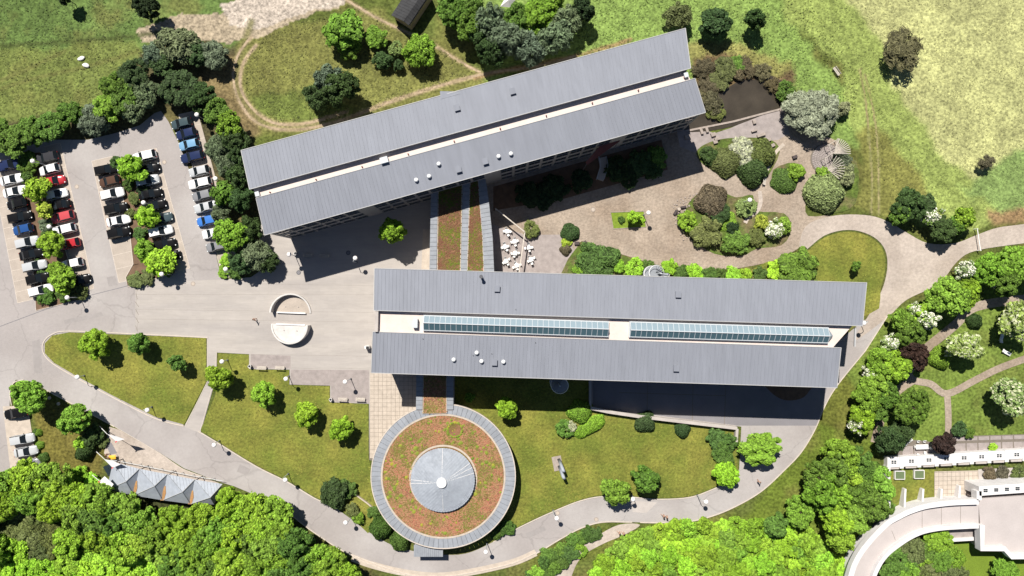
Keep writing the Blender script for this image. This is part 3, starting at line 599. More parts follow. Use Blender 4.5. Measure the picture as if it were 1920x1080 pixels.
grp([(217,305,13,'B','hedge',1.5),(252,372,13,'B','olive',1.2),(245,400,11,'B','olive',1.2),(262,438,15,'B','hedge',1.5),(268,355,14,'B','deep',1.5),(255,525,17,'B','olive',1.3),(275,520,15,'B','olive',1.3),(315,505,14,'B','hedge',1.4),(240,345,12,'B','hedge',1.4)], '{c} low bush in the second planted strip beside the empty bays', 'bushes in the second planted strip', None, shrub)
grp([(425,488,14,'B','lime',1.5),(418,510,12,'B','bright',1.2),(440,512,14,'B','hedge',1.3)], '{c} bush at the foot of the lamp at the car park corner', 'bushes at the car park corner', None, shrub)
grp([(71,812,7,'K','bright',.7),(73,835,8,'K','bright',.7),(80,859,10,'K','hedge',.9),(82,884,9,'K','hedge',.8),(66,810,6,'K','hedge',.6),(77,872,6,'K','bright',.6)], '{c} small ball bush bordering the small bay car park', 'ball bushes by the small car park', None, shrub)
for a in [(173,817,23,'B','dark',3,'dark greyish bush against the leafy tree by the flag masts'), (155,849,17,'K','dark',2.2,'dark clipped dome bush under the flag masts'), (150,832,14,'B','lime',2.4,'lime bush on top of the dark clipped dome by the flag masts'),
 (147,890,18,'B','lime',2,'lime bush beside the pleated shelter at the wood edge'), (170,905,20,'B','lime',2,'lime bush growing against the end of the pleated shelter'), (192,830,12,'B','olive',1,'low olive bush at the corner of the shelter forecourt'),
 (625,925,30,'W','dark',4,'dark conifer-like bush leaning over the kerb of the access road'), (650,917,20,'B','hedge',2,'dark low bush on the lawn side of the conifer-like bush'), (660,957,15,'B','olive',2,'olive bush between the kerb lamp and the round pavilion'), (671,972,13,'B','bright',2,'bright bush at the foot of the kerb lamp below the round pavilion'),
 (712,992,22,'K','hedge',2.6,'larger clipped dome bush at the round pavilion by its porch wall'), (750,1015,20,'K','hedge',2.4,'clipped dome bush touching the porch of the round pavilion'),
 (700,960,13,'B','hedge',1.4,'low hedge plant along the round pavilion wall'), (1088,772,23,'K','bright',2,'bright clipped dome bush at the corner of the retaining wall'), (1058,804,18,'B','green',1.8,'green bush in the lawn group by the clipped dome'), (1070,800,12,'P','silver',1.6,'pale blossoming bush in the lawn group by the clipped dome'),
 (1107,799,34,'K','bright',1.2,'low lens-shaped clipped hedge on the lawn',None,'hedge',.42,R(33)), (1210,792,20,'K','dark',1.8,'larger grey-green clipped ball on the lawn by the retaining wall'), (1281,806,15,'K','dark',1.5,'smaller grey-green clipped ball on the lawn by the retaining wall'),
 (950,990,17,'B','hedge',1.5,'bush on the lawn edge behind the round pavilion'), (928,1000,14,'B','hedge',1.4,'dark bush in the shade of the round pavilion'), (880,746,11,'B','bright',1.8,'small bright bush beside the link to the round pavilion'),
 (1550,360,38,'K','sage',2.8,'big pale clipped dome bush below the stone circle'), (1586,325,23,'W','sage',2.4,'feathery silver bush below the fan sculpture'), (1545,328,16,'B','bright',1.5,'bright bush between stone circle and pale dome bush'), (1580,300,20,'W','willow',2,'grey bush growing through the fan sculpture'),
 (1475,172,20,'B','green',2.5,'green bush at the pond shore beside the silver willow'), (1580,204,16,'W','silver',3,'small silver side shoot of willow beside the meadow path'), (1338,192,22,'X','brown',2,'brown dry bush on the pond bank under the long block roof'),
 (1329,290,19,'B','dark',1.8,'dark bush at the outer end of the pond-side bed'), (1362,303,29,'K','olive',1.8,'olive clipped mound in the pond-side bed'), (1393,283,29,'P','silver',2,'silver blossoming bush in the pond-side bed'), (1430,287,27,'K','olive',2,'olive mound at the terrace side of the pond-side bed'), (1414,320,29,'K','dark',2.4,'dark clipped dome of the pond-side bed by the stepping path'),
 (1472,337,25,'K','hedge',1.4,'flat dark clipped mound beside the stepping path'), (1492,322,18,'B','bright',2.4,'bright bush on the flat dark mound'),
 (1336,378,31,'K','brown',2,'brownish olive mound in the large garden bed'), (1349,400,24,'B','dark',2,'dark bush beside the brownish mound'), (1289,415,21,'B','bright',2.4,'bright bush beside the basalt blocks'), (1325,436,31,'B','olive',2.6,'large olive bush at the drive side of the garden bed'), (1381,455,26,'B','green',2.6,'dark green round bush at the drive side of the garden bed'), (1374,428,14,'B','deep',2,'very dark bush in the middle of the garden bed'),
 (1399,390,20,'B','pale',1.5,'pale green bush by the garden globe lamp'), (1362,415,20,'K','bright',.6,'bright low ground cover in the garden bed'), (1452,430,19,'F','pale',2.6,'white flowering bush in the garden bed'), (1428,416,16,'B','yellow',2,'yellow-green bush by the curved stepping path'), (1468,422,18,'B','bright',2.2,'bright bush behind the white flowering bush'), (1418,445,18,'B','olive',1.6,'olive bush between the white flowering bush and dark round bush'),
 (1202,412,8,'B','lime',.6,'lime ground cover in the kerbed bed'), (1165,412,8,'B','hedge',.7,'dark low bush in the kerbed bed'), (997,431,17,'B','olive',1.6,'olive bush at the beam of the cafe terrace'), (1070,436,18,'K','dark',1.4,'dark mound in the small bed of the cafe terrace'), (1063,453,11,'B','yellow',1,'yellow bush in the small bed of the cafe terrace'), (1061,468,11,'K','brown',.9,'brown heather mound in the small bed of the cafe terrace'),
 (1118,490,40,'W','hedge',3,'big dark bush in the bed along the skylit block beside the cafe terrace'), (1496,500,38,'B','green',3,'large green bush at the end of the bed along the skylit block'),
 (1830,602,14,'K','dark',1.6,'small dark ball bush on the park lawn'), (1766,672,20,'K','bright',2,'bright clipped dome between park path and blossoming tree'), (1800,806,15,'B','dark',1.8,'dark bush at the corner of the paved patio'), (1818,812,11,'B','green',1.4,'green bush beside the dark bush at the paved patio'),
 (1856,888,14,'B','brown',1.2,'brownish shrub in the terrace bed by the parapet openings'), (1880,886,15,'B','brown',1.2,'second brownish shrub in the terrace bed by the parapet openings'), (1912,890,17,'B','olive',1.2,'olive shrub at the frame side of the terrace bed'), (1862,839,9,'B','lime',1.2,'lime potted bush on the white parapet'), (1894,853,7,'B','yellow',.8,'yellow-green potted bush on the white parapet')]:
    shrub(*a)
grp([(1160,500,14,'B','lime',1.6),(1190,503,19,'B','lime',1.8),(1255,500,16,'B','lime',1.5),(1303,510,17,'B','lime',1.4),(1375,514,17,'B','lime',1.4),(1398,515,14,'B','lime',1.4),(1455,506,20,'B','lime',1.6),(1475,495,18,'B','lime',1.8)], '{c} bush in the bed along the skylit block', 'lime bushes along the skylit block', None, shrub)
grp([(1150,478,16,'B','hedge',1.2),(1105,466,13,'B','bright',.8),(1215,500,14,'B','hedge',1.2),(1275,512,16,'B','hedge',1.2),(1330,514,17,'B','hedge',1.2),(1350,516,15,'B','hedge',1.2),(1425,514,15,'B','hedge',1.2),(1090,505,16,'B','bright',1),(1515,512,18,'B','green',1.8),(1095,480,12,'B','bright',.8)], '{c} bush in the bed along the skylit block', 'hedge plants along the skylit block', None, shrub)
grp([(1343,822,20,'B','hedge',2),(1352,845,21,'B','hedge',2),(1362,865,20,'B','hedge',2),(1368,830,18,'B','hedge',2)], '{c} plant of the tall hedge beside the retaining wall', 'tall hedge by the drive', None, shrub)
grp([(990,365,26,'B','deep',2),(1040,352,28,'B','deep',2.2),(1090,338,24,'B','deep',2),(1160,318,28,'B','deep',2.4),(1200,305,26,'B','dark',2.4),(1232,295,22,'B','green',2.4),(1020,378,20,'B','deep',1.6),(1180,330,22,'B','deep',1.8),(1225,318,20,'B','dark',1.8)], '{c} bush in the shaded bed along the long block', 'bushes in the shaded bed', None, shrub)
grp([(1320,128,22,'X','brown',1.6),(1360,128,26,'B','olive',1.5),(1395,130,24,'X','brown',1.5),(1350,150,22,'B','olive',1.3),(1330,160,20,'X','brown',1.2),(1430,135,20,'X','brown',1.4),(1450,160,16,'X','brown',1.4),(1310,185,18,'X','brown',1.4),(1385,120,18,'B','green',1.4),(1345,210,20,'X','olive',1.3)], '{c} reed clump on the pond bank beside the long block', 'reed clumps round the pond', 'reed_clump', shrub)
grp([(1705,385,33,'L','dark',5),(1767,430,27,'L','dark',4.5),(1806,410,22,'M','maple',4.5),(1688,402,20,'M','green',4),(1790,425,20,'M','green',4),(1735,385,20,'M','dark',4)], '{c} tree in the clump beside the barrier on the gravel road', 'tree clump by the barrier')
tree(1746,406,20,'F','green',4,'white blossoming tree in the clump beside the barrier')
grp([(1904,495,40,'L','bright',6.5),(1851,507,32,'L','bright',6),(1776,557,43,'L','bright',7),(1812,545,26,'M','maple',5.5),(1722,588,22,'M','lime',4.5),(1704,624,30,'L','green',5.5),(1690,600,22,'M','bright',5),(1652,680,30,'L','bright',5.5),(1678,688,30,'M','maple',5.5),(1640,722,30,'L','bright',5.5),(1625,748,28,'L','bright',5.5),(1662,740,26,'L','green',5.5),(1616,785,27,'M','maple',5),(1640,770,26,'L','green',5),(1885,530,28,'L','green',6),(1935,510,30,'L','green',6)], '{c} tree in the blossoming hedgerow along the gravel road', 'hedgerow along the gravel road')
grp([(1808,508,19,'F','pale',6),(1737,600,20,'F','pale',5.5),(1668,642,17,'F','pale',5),(1605,795,17,'F','pale',4.5),(1870,528,15,'F','pale',5),(1630,700,14,'F','pale',4.5),(1715,580,14,'F','pale',5)], 'white blossoming tree in the hedgerow along the gravel road', 'white blossoming hedgerow trees')
grp([(1672,822,27,'W','dark',5.5),(1690,812,24,'W','dark',5),(1660,830,20,'L','dark',4.5)], '{c} conifer-like tree above the corner of the white terrace', 'dark trees by the white terrace')
# dense woods: every crown is a tree
def scatter(poly, n, dmin, seed):
    rs = random.Random(seed); xs = [p[0] for p in poly]; ys = [p[1] for p in poly]; out = []; tries = 0
    while len(out) < n and tries < 20000:
        tries += 1; x, y = rs.uniform(min(xs), max(xs)), rs.uniform(min(ys), max(ys))
        if not inside(poly, np.array([x]), np.array([y]))[0]: continue
        if all((x-a)**2+(y-b)**2 > dmin*dmin for a, b in out): out.append((x, y))
    return out
WOODL = [(-30,905),(60,880),(90,895),(160,925),(200,935),(300,955),(400,968),(425,935),(470,935),(520,965),(560,1005),(600,1040),(650,1075),(670,1110),(-30,1120)]
for i, (x, y) in enumerate(scatter(WOODL, 95, 27, 3)):
    dkgap = (x-60)**2/70**2+(y-1000)**2/40**2 < 1
    lime = y > 1035 and x < 330
    cc = 'olive' if dkgap else ('lime' if lime else random.choice(['bright', 'maple', 'bright', 'maple', 'maple', 'bright', 'green']))
    hh = 4 if dkgap else (5 if lime else random.uniform(7, 8.2))
    tree(x, y, random.uniform(27, 40), 'L', cc, hh, {'olive': 'low olive tree by the yellow container in the dense wood', 'lime': 'low lime green tree at the rim of the dense wood'}.get(cc, ('dark' if cc == 'green' else 'bright')+' green tall tree in the dense wood '+near(x, y, [(230,935,'behind the flag end of the pleated shelter',45),(310,955,'behind the middle of the pleated shelter',45),(390,965,'behind the road end of the pleated shelter',40),(450,940,'on the road kerb beside the shelter',45),(530,985,'along the kerb of the access road',50),(600,1045,'along the kerb of the bending drive',50),(60,900,'overhanging the small bay car park',60),(140,930,'beside the mown strip with ball bushes',45)], 'deep inside its canopy')), 'dense wood below the shelter', 'woodland_tree')
OUT_RAMP = [(1704,960),(1686,969),(1668,979),(1651,994),(1633,1013),(1615,1036),(1603,1058),(1596,1079),(1588,1110)]
WOODR = [(1530,895),(1562,850),(1605,860),(1640,900),(1655,965),(1630,1010),(1605,1055),(1580,1035),(1565,1000),(1535,945)]
for x, y in scatter(WOODR, 20, 26, 5):
    if min((x-a)**2+(y-b)**2 for a, b in OUT_RAMP) < 42**2: continue
    tree(x, y, random.uniform(26, 38), 'L', random.choice(['green', 'bright', 'bright', 'green', 'maple']), random.uniform(6, 8.5), 'tall green tree in the grove '+near(x, y, [(1500,900,'on the bend of the drive',55),(1550,840,'nearest the forecourt',45),(1640,930,'against the white terrace side wall',45),(1600,1030,'against the curved white ramp',45)], 'between the drive and the curved white ramp'), 'grove by the curved ramp', 'woodland_tree')
SLOPE = [(1105,1110),(1130,1060),(1180,1015),(1270,992),(1380,975),(1440,990),(1490,1000),(1540,1030),(1580,1070),(1590,1110)]
for x, y in scatter(SLOPE, 90, 20, 8):
    shrub(x, y, random.uniform(17, 26), 'B', random.choice(['lime', 'maple', 'lime', 'maple', 'bright', 'bright']), random.uniform(1.2, 3.6), 'bright green bush on the overgrown slope '+near(x, y, [(1180,1030,'beside the gravel path',55),(1290,995,'just below the curved drive',60),(1400,970,'below the drive near the grove',55),(1520,1010,'at the foot of the grove',55),(1570,1070,'beside the curved white ramp',45)], 'between gravel path and grove'), 'bushes on the overgrown slope', 'slope_bush')
for x, y in scatter([(985,1090),(1010,1050),(1050,1020),(1100,1000),(1130,995),(1100,1025),(1060,1055),(1040,1090)], 16, 14, 9):
    shrub(x, y, random.uniform(12, 18), 'B', random.choice(['bright', 'green', 'hedge']), random.uniform(.9, 1.6), 'green bush between the drive and the gravel path', 'bushes by the gravel path', 'slope_bush')
for x, y in scatter([(1660,1090),(1680,1050),(1720,1020),(1760,1010),(1800,1035),(1790,1090)], 12, 24, 11):
    tree(x, y, random.uniform(22, 32), 'L', random.choice(['green', 'bright', 'olive']), random.uniform(3, 4), 'green tree inside the bend of the curved white ramp', 'trees inside the ramp bend', 'woodland_tree')
tree(1885,1068,26,'W','bright',3,'feathery tree on the lawn under the stepped parapet')
for x, y in scatter([(1600,870),(1640,880),(1660,960),(1620,1000),(1600,930)], 6, 22, 12):
    shrub(x, y, 24, 'B', 'green', 2.5, 'green bush at the foot of the white terrace side wall', 'bushes by the side wall', 'slope_bush')

# ------------------------------------------------------------------ meadow grass (real tussocks)
def tussocks(name, poly, dens, hgt, seed, label):
    xs = [p[0] for p in poly]; ys = [p[1] for p in poly]; rs = np.random.default_rng(seed)
    n = int((max(xs)-min(xs))*(max(ys)-min(ys))/100*dens)
    px = rs.uniform(min(xs), max(xs), n); py = rs.uniform(min(ys), max(ys), n); k = inside(poly, px, py); x = (px[k]-960)/10; y = (540-py[k])/10
    keep = fbm(x, y, 2.5, seed+3) > rs.uniform(.25, .62, len(x)); x, y = x[keep], y[keep]; n = len(x); k = 5
    z, c = gz_at(x, y); th = rs.uniform(0, 6.28, (n, 1))+np.arange(k)*2*np.pi/k; r = rs.uniform(.10, .34, (n, 1))*rs.uniform(.55, 1.3, (n, k))
    ring = np.stack([x[:, None]+np.cos(th)*r, y[:, None]+np.sin(th)*r, np.repeat(z[:, None]-.05, k, 1)], -1)
    top = np.stack([x+rs.uniform(-.1, .1, n), y+rs.uniform(-.1, .1, n), z+hgt*rs.uniform(.3, 1.3, n)], -1)[:, None]
    v = np.concatenate([ring, top], 1).reshape(-1, 3); f = (np.stack([np.arange(k), (np.arange(k)+1) % k, np.full(k, k)], -1)[None]+(np.arange(n)*(k+1))[:, None, None]).reshape(-1, 3)
    cc = c*rs.uniform(.62, 1.4, (n, 1))
    o = link(name, np_mesh(name, v, f, [M['grassblade']], np.repeat(cc, k+1, 0)))
    tag(o, label, 'grass', None, 'stuff')
tussocks('meadow_grass', [(-60,-60),(270,-60),(270,60),(280,95),(180,190),(-60,250)], 11, .24, 1, 'mown green meadow grass beside the hedgerow')
tussocks('meadow_grass', [(480,75),(560,40),(660,20),(800,75),(890,135),(640,225),(520,228),(460,180),(460,110)], 11, .22, 2, 'rough olive meadow grass inside the track loop')
tussocks('meadow_grass', [(1090,-60),(1480,-60),(1560,60),(1610,150),(1600,250),(1500,180),(1320,120),(1290,40),(1080,110)], 11, .3, 3, 'lush bright meadow grass beyond the long block')
tussocks('meadow_grass', [(1500,-60),(1980,-60),(1980,400),(1830,410),(1680,380),(1640,300),(1620,160)], 10, .16, 4, 'pale dry meadow grass of the wide field')

def lawn_tufts(poly, seed, label):
    xs = [p[0] for p in poly]; ys = [p[1] for p in poly]; rs = np.random.default_rng(seed); n = int((max(xs)-min(xs))*(max(ys)-min(ys))/100*7)
    px = rs.uniform(min(xs), max(xs), n); py = rs.uniform(min(ys), max(ys), n); k = inside(poly, px, py); x = (px[k]-960)/10; y = (540-py[k])/10; n = len(x); k = 4
    f1 = fbm(x, y, 6, seed+7)[:, None]; base = np.array((.115, .15, .022))*(1-f1)+np.array((.215, .19, .04))*f1; cc = base*rs.uniform(.6, 1.45, (n, 1))
    th = rs.uniform(0, 6.28, (n, 1))+np.arange(k)*2*np.pi/k; r = rs.uniform(.05, .17, (n, 1))*rs.uniform(.6, 1.3, (n, k))
    ring = np.stack([x[:, None]+np.cos(th)*r, y[:, None]+np.sin(th)*r, np.full((n, k), Z_L-.01)], -1); top = np.stack([x, y, Z_L+.075*rs.uniform(.3, 1.3, n)], -1)[:, None]
    v = np.concatenate([ring, top], 1).reshape(-1, 3); f = (np.stack([np.arange(k), (np.arange(k)+1) % k, np.full(k, k)], -1)[None]+(np.arange(n)*(k+1))[:, None, None]).reshape(-1, 3)
    tag(link('lawn_grass', np_mesh('lawn_grass', v, f, [M['grassblade']], np.repeat(cc, k+1, 0))), label, 'grass', None, 'stuff')
for i, lb in enumerate(('mown grass of the triangular kerbed lawn', 'mown grass of the plaza lawn with the maple row', 'mown grass of the lawn beside the round pavilion', 'mown grass of the half-moon lawn')): lawn_tufts(lawns[i], 300+i, lb)

# ------------------------------------------------------------------ the two long blocks
def lerp(a, b, t): return a+(b-a)*t
def panel_solid(c, th, mat, name):
    """c: four world corners (outer-left, outer-right, inner-right, inner-left)"""
    v = [tuple(p) for p in c]+[(p.x, p.y, p.z-th) for p in c]
    return mesh(name, v, [(0, 1, 2, 3), (7, 6, 5, 4), (0, 4, 5, 1), (1, 5, 6, 2), (2, 6, 7, 3), (3, 7, 4, 0)], [mat])
def bil(c, u, v): return lerp(lerp(c[0], c[1], u), lerp(c[3], c[2], u), v)
win_me = {}
def window(parent, p, rz, wd, ht):
    k = (round(wd, 2), round(ht, 2))
    if k not in win_me:
        b = MB(); t = .07
        b.box((0, 0, ht/2-t/2), (wd, .10, t)); b.box((0, 0, -ht/2+t/2), (wd+.1, .16, t)); b.box((-wd/2+t/2, 0, 0), (t, .10, ht-2*t)); b.box((wd/2-t/2, 0, 0), (t, .10, ht-2*t)); b.box((0, 0, 0), (.05, .09, ht-2*t))
        win_me[k] = (b.me('window', M['frame']), MB().box((0, 0, 0), (wd-2*t, .03, ht-2*t)).me('pane', M['glass']))
    o = link('window', win_me[k][0], parent, p, rz); link('pane', win_me[k][1], o)
def facade(parent, A, B, zs, n, ht, skip=()):
    d = Vector((B[0]-A[0], B[1]-A[1])); L_ = d.length; rz = math.atan2(d.y, d.x); st = L_/n
    for z in zs:
        for i in range(n):
            if i in skip: continue
            q = Vector((A[0], A[1]))+d*((i+.5)/n); window(parent, (q.x, q.y, z), rz, st*.82, ht)
def long_block(name, label, up, lo, h_out, h_in, floor_z, nwin, slot_v=(0.0, 1.0), rm='roof'):
    root = empty(name, (0, 0, 0), label=label, cat='building')
    U = [P(*up[0], h_out), P(*up[1], h_out), P(*up[2], h_in), P(*up[3], h_in)]
    Lw = [P(*lo[0], h_out), P(*lo[1], h_out), P(*lo[2], h_in-.5), P(*lo[3], h_in-.5)]
    for c in (U, Lw):
        rf = link('roof', panel_solid(c, .22, M[rm], 'roof'), root)
        b = MB(); n = int((c[1]-c[0]).length/.62)
        for i in range(1, n):
            a0 = bil(c, i/n, .004); a1 = bil(c, i/n, .996); d = (c[1]-c[0]).normalized()*.03; up_ = Vector((0, 0, .05))
            b.add([a0-d, a0+d, a1+d, a1-d, a0-d+up_, a0+d+up_, a1+d+up_, a1-d+up_], [(4, 5, 6, 7), (0, 1, 5, 4), (1, 2, 6, 5), (2, 3, 7, 6), (3, 0, 4, 7)])
        tag(link('standing_seam', b.me('standing_seam', M[rm]), rf), kind='stuff')
        e = MB()
        for p, q in ((c[0], c[1]), (c[3], c[2]), (c[0], c[3]), (c[1], c[2])):
            d = (q-p).normalized(); s = d.cross(Vector((0, 0, 1))).normalized()*.05
            z1 = Vector((0, 0, .07)); z0 = Vector((0, 0, -.05))
            e.add([p-s+z0, q-s+z0, q+s+z0, p+s+z0, p-s+z1, q-s+z1, q+s+z1, p+s+z1], [(0, 3, 2, 1), (4, 5, 6, 7), (0, 1, 5, 4), (1, 2, 6, 5), (2, 3, 7, 6), (3, 0, 4, 7)])
        link('edge_trim', e.me('edge_trim', M['roof_trim']), rf)
        # walls under the panel
        q = [bil(c, .006, .03), bil(c, .994, .03), bil(c, .994, 1), bil(c, .006, 1)]
        v = [(p.x, p.y, -.3) for p in q]+[(p.x, p.y, p.z-.23) for p in q]
        link('wall', mesh('wall', v, [(0, 1, 5, 4), (1, 2, 6, 5), (2, 3, 7, 6), (3, 0, 4, 7), (4, 5, 6, 7)], [M['wall']]), root)
        A, B = bil(c, .012, .024), bil(c, .988, .024)
        facade(root, A, B, (2.0, 5.4, 8.8, 11.0) if c is Lw else (2.0, 5.4, 8.8), nwin, 1.5 if True else 1, skip=(nwin//5, nwin//2, 4*nwin//5))
    f = [P(*up[3], floor_z), P(*up[2], floor_z), P(*lo[2], floor_z), P(*lo[3], floor_z)]
    # the slot floor spans between the inner roof edges
    q = [U[3], U[2], Lw[2], Lw[3]]
    q = [Vector((p.x, p.y, floor_z)) for p in q]; c0 = [lerp(q[0], q[1], slot_v[0]), lerp(q[0], q[1], slot_v[1]), lerp(q[3], q[2], slot_v[1]), lerp(q[3], q[2], slot_v[0])]
    v = [tuple(p) for p in c0]+[(p.x, p.y, 0) for p in c0]
    link('gutter_floor', mesh('gutter_floor', v, [(3, 2, 1, 0), (0, 1, 5, 4), (1, 2, 6, 5), (2, 3, 7, 6), (3, 0, 4, 7)], [M['slot']]), root)
    return root, U, Lw
nb, NU, NL = long_block('office_block', 'long grey metal roofed office block with narrow open roof slot beside the pond',
    [(452,282),(1285,53),(1295,128),(468,355)], [(496,441),(1323,211),(1303,147),(480,371)], 12.5, 13.4, 12.45, 30, (.004, .992), 'roof_n')
sb, SU, SL = long_block('skylit_block', 'long grey metal roofed block with two glazed ridge skylights in its roof slot',
    [(702,503),(1625,530),(1617,611),(701,582)], [(696,699),(1569,727),(1577,652),(699,622)], 12.5, 13.3, 12.45, 32, (.008, .985))
def on_panel(c, px, py):
    h = 12.9; p = P(px, py, h); n = (c[1]-c[0]).cross(c[3]-c[0]); o = Vector((0, 0, H)); d = p-o
    t = n.dot(c[0]-o)/n.dot(d); return o+d*t
vent_me = bevel(MB().cyl((0, 0, 0), .30, 0, .35, 14).cyl((0, 0, 0), .50, .34, .55, 14, .46).me('vent_cowl', M['white_paint']), .02, 1)
vent_big = MB().cyl((0, 0, 0), .28, 0, .3, 14).ball((0, 0, .42), .36, 14, 9, sz=.75).me('vent_cowl', M['white_paint'], True)
hatch_me = MB().box((0, 0, .2), (.85, .95, .5)).box((0, 0, .5), (.95, 1.05, .1)).me('roof_hatch', M['roof'])
pipe_me = MB().cyl((0, 0, 0), .06, 0, .3, 8).me('vent_pipe', M['steel'])
az_n = math.atan2(228, 827); az_s = -math.atan2(28, 900)
for x, y in ((781,338),(805,331),(823,308),(935,294),(958,289)): link('vent_cowl', vent_big, nb, on_panel(NL, x, y)-Vector((0, 0, .04)))
for c, x, y in ((NU,857,203),(NU,961,172),(NL,860,318),(NL,910,303)): link('roof_hatch', hatch_me, nb, on_panel(c, x, y)-Vector((0, 0, .05)), az_n)
for x, y in ((851,674),(894,661),(903,677),(944,678)): link('vent_cowl', vent_big, sb, on_panel(SL, x, y)-Vector((0, 0, .04)))
for c, x, y in ((SU,932,541),(SU,1271,552),(SL,1267,690),(SL,927,679)): link('roof_hatch', hatch_me, sb, on_panel(c, x, y)-Vector((0, 0, .05)), az_s)
for c, x, y in ((SL,793,635),(SL,887,666),(SL,922,663),(SL,1004,642),(SU,967,580)): link('vent_pipe', pipe_me, sb, on_panel(c, x, y)-Vector((0, 0, .05)))
link('chimney', MB().cyl((0, 0, 0), .22, 0, 1.6, 12).cyl((0, 0, 0), .32, 1.6, 1.75, 12).me('chimney', M['steel']), sb, on_panel(SU, 903, 519)-Vector((0, 0, .05)))
for i in range(10):   # drains and posts in the slot of the pond-side block
    p = P(507+i*86.2, 361-i*23.9, 12.45); link('drain_post', MB().cyl((0, 0, 0), .12, -.05, .35, 8).me('drain_post', M['red_wall']), nb, p)
link('vent_box', MB().box((0, 0, 0), (1.3, 1.0, 1.2)).me('vent_box', M['alu']), nb, P(721, 301, 12.9), az_n)
link('slot_end_box', MB().box((0, 0, 0), (.7, .8, .6)).me('slot_end_box', M['alu']), nb, P(483, 364, 12.7), az_n)
link('slot_end_box', MB().box((0, 0, 0), (.7, .8, .6)).me('slot_end_box', M['alu']), nb, P(1286, 141, 12.7), az_n)
link('roof_bay', panel_solid([P(825,171,12.55), P(862,171.5,12.55), P(862,176,12.62), P(826,186,12.62)][::-1], .2, M['roof'], 'roof_bay'), nb)
link('vent_box', MB().box((0, 0, 0), (.8, 1.5, 1.0)).me('vent_box', M['alu']), sb, P(779, 606, 12.9), az_s)
link('slot_wall', MB().box((0, 0, 0), (.5, 3.6, .9)).me('slot_wall', M['concrete']), sb, P(707, 602, 12.8), az_s)
link('slot_wall', MB().box((0, 0, 0), (.25, 3.2, .3)).me('slot_wall', M['roof_trim']), sb, P(1603, 632, 12.55), az_s)
# skylights: real panes in an aluminium grid
def skylight(p0, p1, top0, bot0, hip, n):
    """p0,p1: ridge ends in px; half widths in px above and below"""
    rt = empty('skylight'); rt.parent = sb
    zr, ze, kz = 13.75, 13.0, 12.4
    a, b = P(*p0, zr), P(*p1, zr); d = (b-a); L_ = d.length; d.normalize(); nrm = Vector((-d.y, d.x, 0))
    wu, wd_ = top0/10*(1-13/H), bot0/10*(1-13/H)
    ang = math.atan2(d.y, d.x)
    base = a+d*(L_/2)
    link('kerb_frame', MB().box((0, (wu-wd_)/2, 0), (L_+.3, wu+wd_+.25, ze-kz)).me('kerb_frame', M['alu']), rt, (base.x, base.y, (ze+kz)/2), ang)
    st = L_/n
    for side, wv in ((1, wu), (-1, wd_)):
        sl = math.hypot(wv, zr-ze); tilt = math.atan2(zr-ze, wv)
        pm = MB().box((0, 0, 0), (st-.09, sl-.12, .03)).me('pane', M['sky_glass_reflect_paint'] if side > 0 else M['sky_glass'])
        bm_ = MB().box((0, 0, 0), (.07, sl+.02, .09)).me('glazing_bar', M['alu'])
        for i in range(n+1):
            c = a+d*(st*i)+nrm*(side*wv/2); c.z = (zr+ze)/2+.03
            o = link('glazing_bar', bm_, rt, c); o.rotation_euler = (-side*tilt, 0, ang)
            if i < n:
                c = a+d*(st*(i+.5))+nrm*(side*wv/2); c.z = (zr+ze)/2+.02
                o = link('pane', pm, rt, c); o.rotation_euler = (-side*tilt, 0, ang)
        for z, off in ((ze+.06, wv),):
            c = base+nrm*(side*off); link('eave_rail', MB().box((0, 0, 0), (L_+.1, .10, .10)).me('eave_rail', M['alu']), rt, (c.x, c.y, z), ang)
    link('ridge_rail', MB().box((0, 0, 0), (L_+.1, .14, .12)).me('ridge_rail', M['alu']), rt, (base.x, base.y, zr+.05), ang)
    for e, s in ((a, -1), (b, 1)):
        v = [e+nrm*wu, e-nrm*wd_, e+(d*(s*.9) if (s > 0 and hip) else d*(s*.04))]
        q = [Vector((v[0].x, v[0].y, ze)), Vector((v[1].x, v[1].y, ze)), Vector((e.x, e.y, zr))]
        if hip and s > 0:
            t = Vector((v[2].x, v[2].y, ze)); link('end_pane', mesh('end_pane', [q[0], t, q[2], q[1]], [(0, 1, 2), (1, 3, 2)], [M['sky_glass_reflect_paint']]), rt)
        else: link('end_pane', mesh('end_pane', [v_+d*(s*.03) for v_ in q], [(0, 1, 2)], [M['sky_glass']]), rt)
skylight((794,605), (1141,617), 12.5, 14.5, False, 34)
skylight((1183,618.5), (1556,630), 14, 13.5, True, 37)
# red entrance screen and curved footbridge of the pond-side block
es = empty('entrance_screen', (0, 0, 0), label='dark red sloping entrance screen wall against the shaded side of the long block', cat='screen wall')
q = [P(1101,309,7), P(1163,264,7.6)]; dd = (q[1]-q[0]).normalized(); nn = Vector((-dd.y, dd.x, 0))
link('panel', mesh('panel', [q[0], q[1], q[1]+nn*2.2+Vector((0, 0, .8)), q[0]+nn*.5+Vector((0, 0, .3)), q[0]-Vector((0, 0, .2)), q[1]-Vector((0, 0, .2)), q[1]+nn*2.2+Vector((0, 0, .6)), q[0]+nn*.5+Vector((0, 0, .1))], [(0, 1, 2, 3), (7, 6, 5, 4), (0, 4, 5, 1), (1, 5, 6, 2), (2, 6, 7, 3), (3, 7, 4, 0)], [M['red_wall']]), es)
for p in q: link('post', MB().cyl((0, 0, 0), .1, -.2, p.z-.1, 8).me('post', M['steel']), es, (p.x+nn.x*.2, p.y+nn.y*.2, 0))
fb = empty('footbridge', (0, 0, 0), label='grey curved footbridge leaving the red entrance screen', cat='bridge')
wp = W(smooth_pts([(1128,296),(1131,312),(1128,325),(1124,338)], 5)); link('deck', ribbon_me(wp, 1.4, -.1, .5, M['concrete']), fb)
